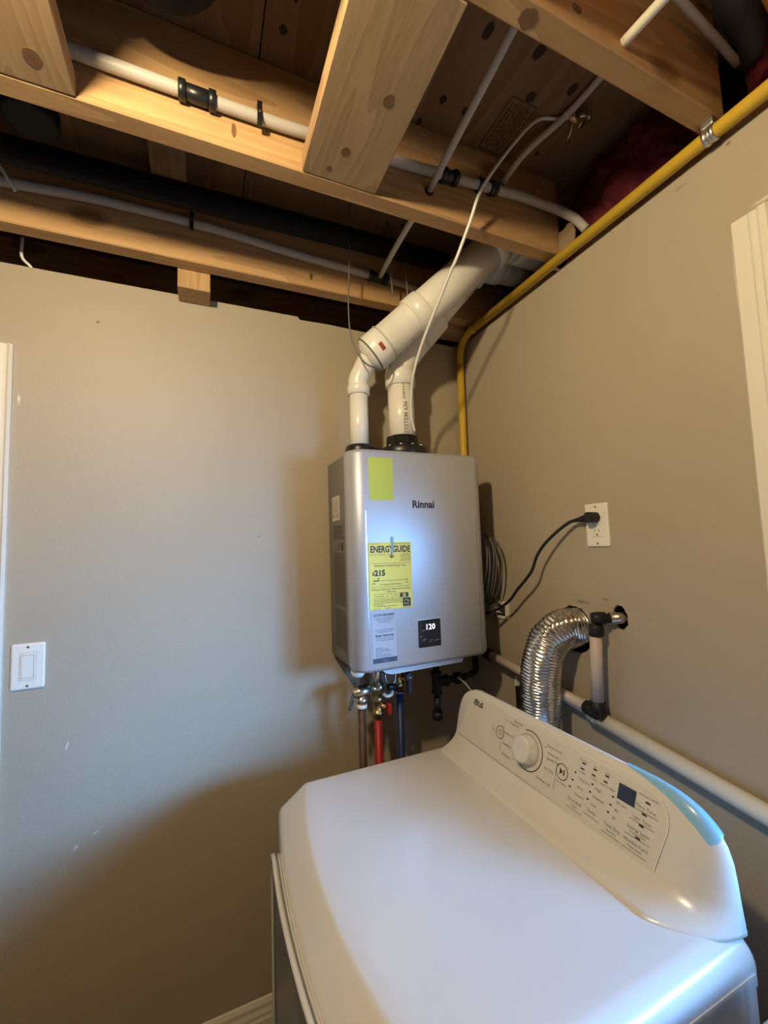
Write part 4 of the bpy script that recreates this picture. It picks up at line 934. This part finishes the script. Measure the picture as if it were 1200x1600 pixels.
def console_outline(L, n=10):
    z, xf, yff, yfn, ybf, ybn = L; out = []
    for k in range(n+1):
        a = PI/2*k/n; out.append((CX+(xf-CX)*math.sin(a), ybf+(yff-ybf)*(1-math.cos(a)), z))
    for k in range(1,12): out.append((xf, yff+(yfn-yff)*k/12, z))
    for k in range(n+1):
        a = PI/2*k/n; out.append((CX+(xf-CX)*math.cos(a), yfn+(ybn-yfn)*math.sin(a)**(1.0+.5*max(0,min(1,(1.0-z)/.04))), z))
    return out
bm = BM(); rows = [[bm.verts.new(p) for p in console_outline(L)] for L in lv]
back = [[bm.verts.new((CX+.001, r[i].co.y, r[i].co.z)) for i in (0,-1)] for r in rows]
for A, B in zip(rows, rows[1:]):
    for i in range(len(A)-1): bm.faces.new((A[i], A[i+1], B[i+1], B[i])).smooth = True
bm.faces.new(rows[-1]); bm.faces.new(rows[0])
bm.faces.new([r[0] for r in rows]+[r[-1] for r in rows[::-1]])
cn = obj('console', bm, M['whitep'], dy)
# flat control face set on the slope
pa0, pb0 = V((-.300,0,.985)), V((-.268,0,1.09)); vP = (pb0-pa0).normalized(); uP = V((0,-1,0)); nP = uP.cross(vP).normalized()
OP = pa0+nP*.0002
face = [(.333,-.001),(.892,-.009),(.9085,.060),(.910,.075),(.905,.092),(.893,.105),(.870,.1105),(.42,.1135),(.385,.1125),(.368,.106),(.357,.094)]
bm = BM(); prism(bm, [(x,y) for x,y in face], OP, uP, vP, nP, .0016, -.004); cf = obj('control_face', bm, M['panelp'], dy)
bm = BM(); m_ = len(face)
for i in range(m_):
    a, b = face[i], face[(i+1)%m_]
    if i: line(bm, OP+nP*.0017, uP, vP, a, b, .0016)
obj('face_edge_highlight', bm, M['plate'], cf)  # pale lines paint in the highlight along the bevelled edge
bm = BM(); line(bm, OP+nP*.0017, uP, vP, face[0], face[1], .0026); obj('face_seam', bm, M['greyline'], cf)
# knob
kc = (.5935,.060)
bm = BM(); pk = OP+uP*kc[0]+vP*kc[1]+nP*.0016
lathe(bm, pk, nP, [(0,.0310),(.003,.0310),(.005,.0292),(.020,.0282),(.0232,.0270),(.0240,.0235)], 40); kn = obj('knob', bm, M['whitep'], dy)
bm = BM(); lathe(bm, pk, nP, [(.0001,.0345),(.0012,.0345),(.0014,.0300)], 40); obj('knob_skirt', bm, M['greyline'], kn)
# print on the face
PO = OP+nP*.0018
bm = BM()
ringflat(bm, PO, uP, vP, (kc[0]+.0035,kc[1]), .0405, .0425, -2.35, 2.0, 48); obj('knob_arc', bm, M['print'], cf)
bm = BM()
ringflat(bm, PO, uP, vP, (.4965,.0625), .0135, .0150); ringflat(bm, PO, uP, vP, (.4965,.0625), .0045, .0055, -4.2, 1.1, 20); line(bm, PO, uP, vP, (.4965,.0625), (.4965,.0695), .0011); obj('power_symbol', bm, M['print'], cf)
bm = BM()
ringflat(bm, PO, uP, vP, (.6945,.058), .0140, .0155)
prism(bm, [(.6885,.0515),(.6885,.0645),(.6960,.058)], PO, uP, vP, nP, .0004); line(bm, PO, uP, vP, (.6980,.0525), (.6980,.0635), .0016); line(bm, PO, uP, vP, (.7010,.0525), (.7010,.0635), .0016); obj('play_symbol', bm, M['print'], cf)
bm = BM()
dots = [(.743,.095),(.741,.0845),(.726,.0715),(.722,.056),(.718,.0415),(.769,.095),(.767,.0845),(.767,.0685),(.764,.0535),(.761,.0395),(.795,.095),(.793,.0845),(.811,.068),(.808,.053),(.805,.0395)]
for k, (x, y) in enumerate(dots):
    wde = .0022 if y < .08 else .0040
    line(bm, PO, uP, vP, (x-wde,y), (x+wde,y), .0028)
for (x, y) in ((.874,.0885),(.870,.0685),(.867,.0495),(.863,.0285)): line(bm, PO, uP, vP, (x-.0042,y), (x+.0042,y), .0032)
obj('indicator_marks', bm, M['print'], cf)['kind'] = 'stuff'
bm = BM(); PT = lambda s, sz, x, y, **k: text(bm, s, sz, PO, uP, vP, (x,y), **k)
PT('On', .0068, .4695, .066); PT('Off', .0068, .4695, .057)
PT('SENSOR DRY', .0068, .537, .1005, align='LEFT', sx=.8)
for s, x, y in (('Normal', .528,.0925),('Heavy Duty',.514,.0655),('Bedding',.513,.0410),('Delicates',.513,.0180)): PT(s, .0084, x, y, align='LEFT')
line(bm, PO, uP, vP, (.505,.088), (.505,.0225), .0007)
line(bm, PO, uP, vP, (.505,.096), (.528,.096), .0007); line(bm, PO, uP, vP, (.548,.0195), (.562,.0265), .0007)
for s, x, y in (('Perm. Press',.648,.0885),('Speed Dry',.650,.0650),('Air Dry',.647,.0435),('Freshen Up',.630,.0170)): PT(s, .0084, x, y, align='LEFT')
PT('MANUAL DRY', .0062, .650, .0755, align='LEFT', sx=.85); line(bm, PO, uP, vP, (.679,.062), (.679,.018), .0007)
line(bm, PO, uP, vP, (.639,.083), (.648,.0885), .0007)
PT('Play / Pause', .0056, .6945, .0355)
for s, x, y in (('Very Dry',.732,.0655),('More',.730,.0500),('Normal',.727,.0355)): PT(s, .0066, x+.004, y-.003, align='LEFT')
for s, x, y in (('High',.774,.0640),('Medium',.771,.0490),('Low',.768,.0350)): PT(s, .0072, x, y-.002, align='LEFT')
for s, x, y in (('60 min',.818,.0625),('40',.816,.0490),('20',.813,.0350)): PT(s, .0072, x, y-.002, align='LEFT')
for s, x, y in (('Flow Sense',.742,.0985),('Lint Filter',.741,.0765),('Dry',.769,.0985),('Cooling',.768,.0765),('Lock',.796,.0985),('Damp Dry Signal',.797,.0765)): PT(s, .0048, x, y)
for s, x, y in (('Dry Level',.733,.0185),('Temp.',.772,.0195),('Time Dry',.815,.0165)): PT(s, .0084, x, y)
for s, x, y in (('Signal',.733,.0105),('Rack Dry',.815,.0090)): PT(s, .0052, x, y)
for s, x, y in (('More Time',.871,.0755),('Less Time',.867,.0555),('Energy Saver',.863,.0365),('Wrinkle Care',.860,.0150)): PT(s, .0078, x, y)
for s, x, y in (('Remote Control',.874,.0955),('Custom PGM',.862,.0310),('Turbo Steam',.859,.0085)): PT(s, .0050, x, y)
for x, y, hw in ((.733,.006,.018),(.772,.013,.018),(.815,.0045,.019),(.871,.0715,.022),(.867,.0520,.022),(.862,.0265,.022),(.859,.0040,.022)): line(bm, PO, uP, vP, (x-hw,y), (x+hw,y), .0009)
obj('face_print', bm, M['grey'], cf)['kind'] = 'stuff'
bm = BM(); prism(bm, [(.8185,.070),(.8515,.070),(.8530,.0965),(.8200,.0965)], PO, uP, vP, nP, .0006); obj('display', bm, M['screen'], dy)
# emblem and letters
bm = BM(); prism(bm, disc(.3840,.0985,.0085), PO, uP, vP, nP, .0003); em = obj('emblem', bm, M['print'], cf)
bm = BM(); PQ = PO+nP*.0003
ringflat(bm, PQ, uP, vP, (.3845,.0985), .0052, .0060, 1.6, 6.28, 24, .0003); line(bm, PQ, uP, vP, (.3845,.1025), (.3845,.0955), .0009); line(bm, PQ, uP, vP, (.3845,.0955), (.3875,.0955), .0009); line(bm, PQ, uP, vP, (.3870,.0985), (.3902,.0985), .0009); prism(bm, disc(.3818,.1005,.0009,10), PQ, uP, vP, nP, .0004)
obj('emblem_lines', bm, M['plate'], em)
bm = BM(); text(bm, 'LG', .0170, PO, uP, vP, (.3945,.0920), bold=.0009, align='LEFT'); obj('lettering', bm, M['print'], cf)
# blue protective film on the near top corner of the console, following its surface
def cpt(fl, fa, lift):
    i = min(int(fl), len(lv)-2); t = fl-i
    A, B = console_outline(lv[i]), console_outline(lv[i+1]); j = min(int(fa), len(A)-2); q = fa-j
    p = (V(A[j]).lerp(V(A[j+1]), q)).lerp(V(B[j]).lerp(V(B[j+1]), q), t)
    c = V((CX+.01,-.65,1.02)); d = p-c; d.y *= .25; return p+d.normalized()*lift
FILM = [(21.8,14.3),(23.5,12.5),(25.5,10.5),(27.5,8.9),(33,9.9)]
bm = BM(); na, nb = 26, 12; g = []
for i in range(na+1):
    fa = 21.9+(32.9-21.9)*i/na; row = []
    lo = next(l0+(l1-l0)*(fa-f0)/(f1-f0) for (f0,l0),(f1,l1) in zip(FILM, FILM[1:]) if fa <= f1)
    for j in range(nb+1): row.append(bm.verts.new(cpt(lo+(15.0-lo)*j/nb, fa, .0012)))
    g.append(row)
for A, B in zip(g, g[1:]):
    for j in range(nb): bm.faces.new((A[j], A[j+1], B[j+1], B[j])).smooth = True
# the film folds over the top of the console
topr = [bm.verts.new((CX+.002, r[-1].co.y, lv[-1][0]+.0012)) for r in g]
for i in range(na): bm.faces.new((g[i][-1], g[i+1][-1], topr[i+1], topr[i]))
tp = obj('protective_film', bm, M['tape'], dy); tp['label'] = 'translucent blue protective film'
# ------------------------------------------------------------------ washer beside it (corner in view)
ws = thing('washer', (-.52,-1.41,0), 'white washer top corner at the bottom right, beside the dryer', 'washer')
bm = BM(); box(bm, -.80, -.24, -1.745, -1.050, .02, .945, .030, 4); obj('cabinet', bm, M['white'], ws, True)
bm = BM(); box(bm, -.70, -.36, -1.66, -1.13, .9452, .960, .006); obj('lid', bm, M['white'], ws)
for (x, y) in ((-.30,-1.11),(-.30,-1.69),(-.75,-1.11),(-.75,-1.69)):
    bm = BM(); lathe(bm, (x,y,0), (0,0,1), [(0,.022),(.012,.022),(.015,.012),(.03,.012)], 12); obj('foot', bm, M['black'], ws)
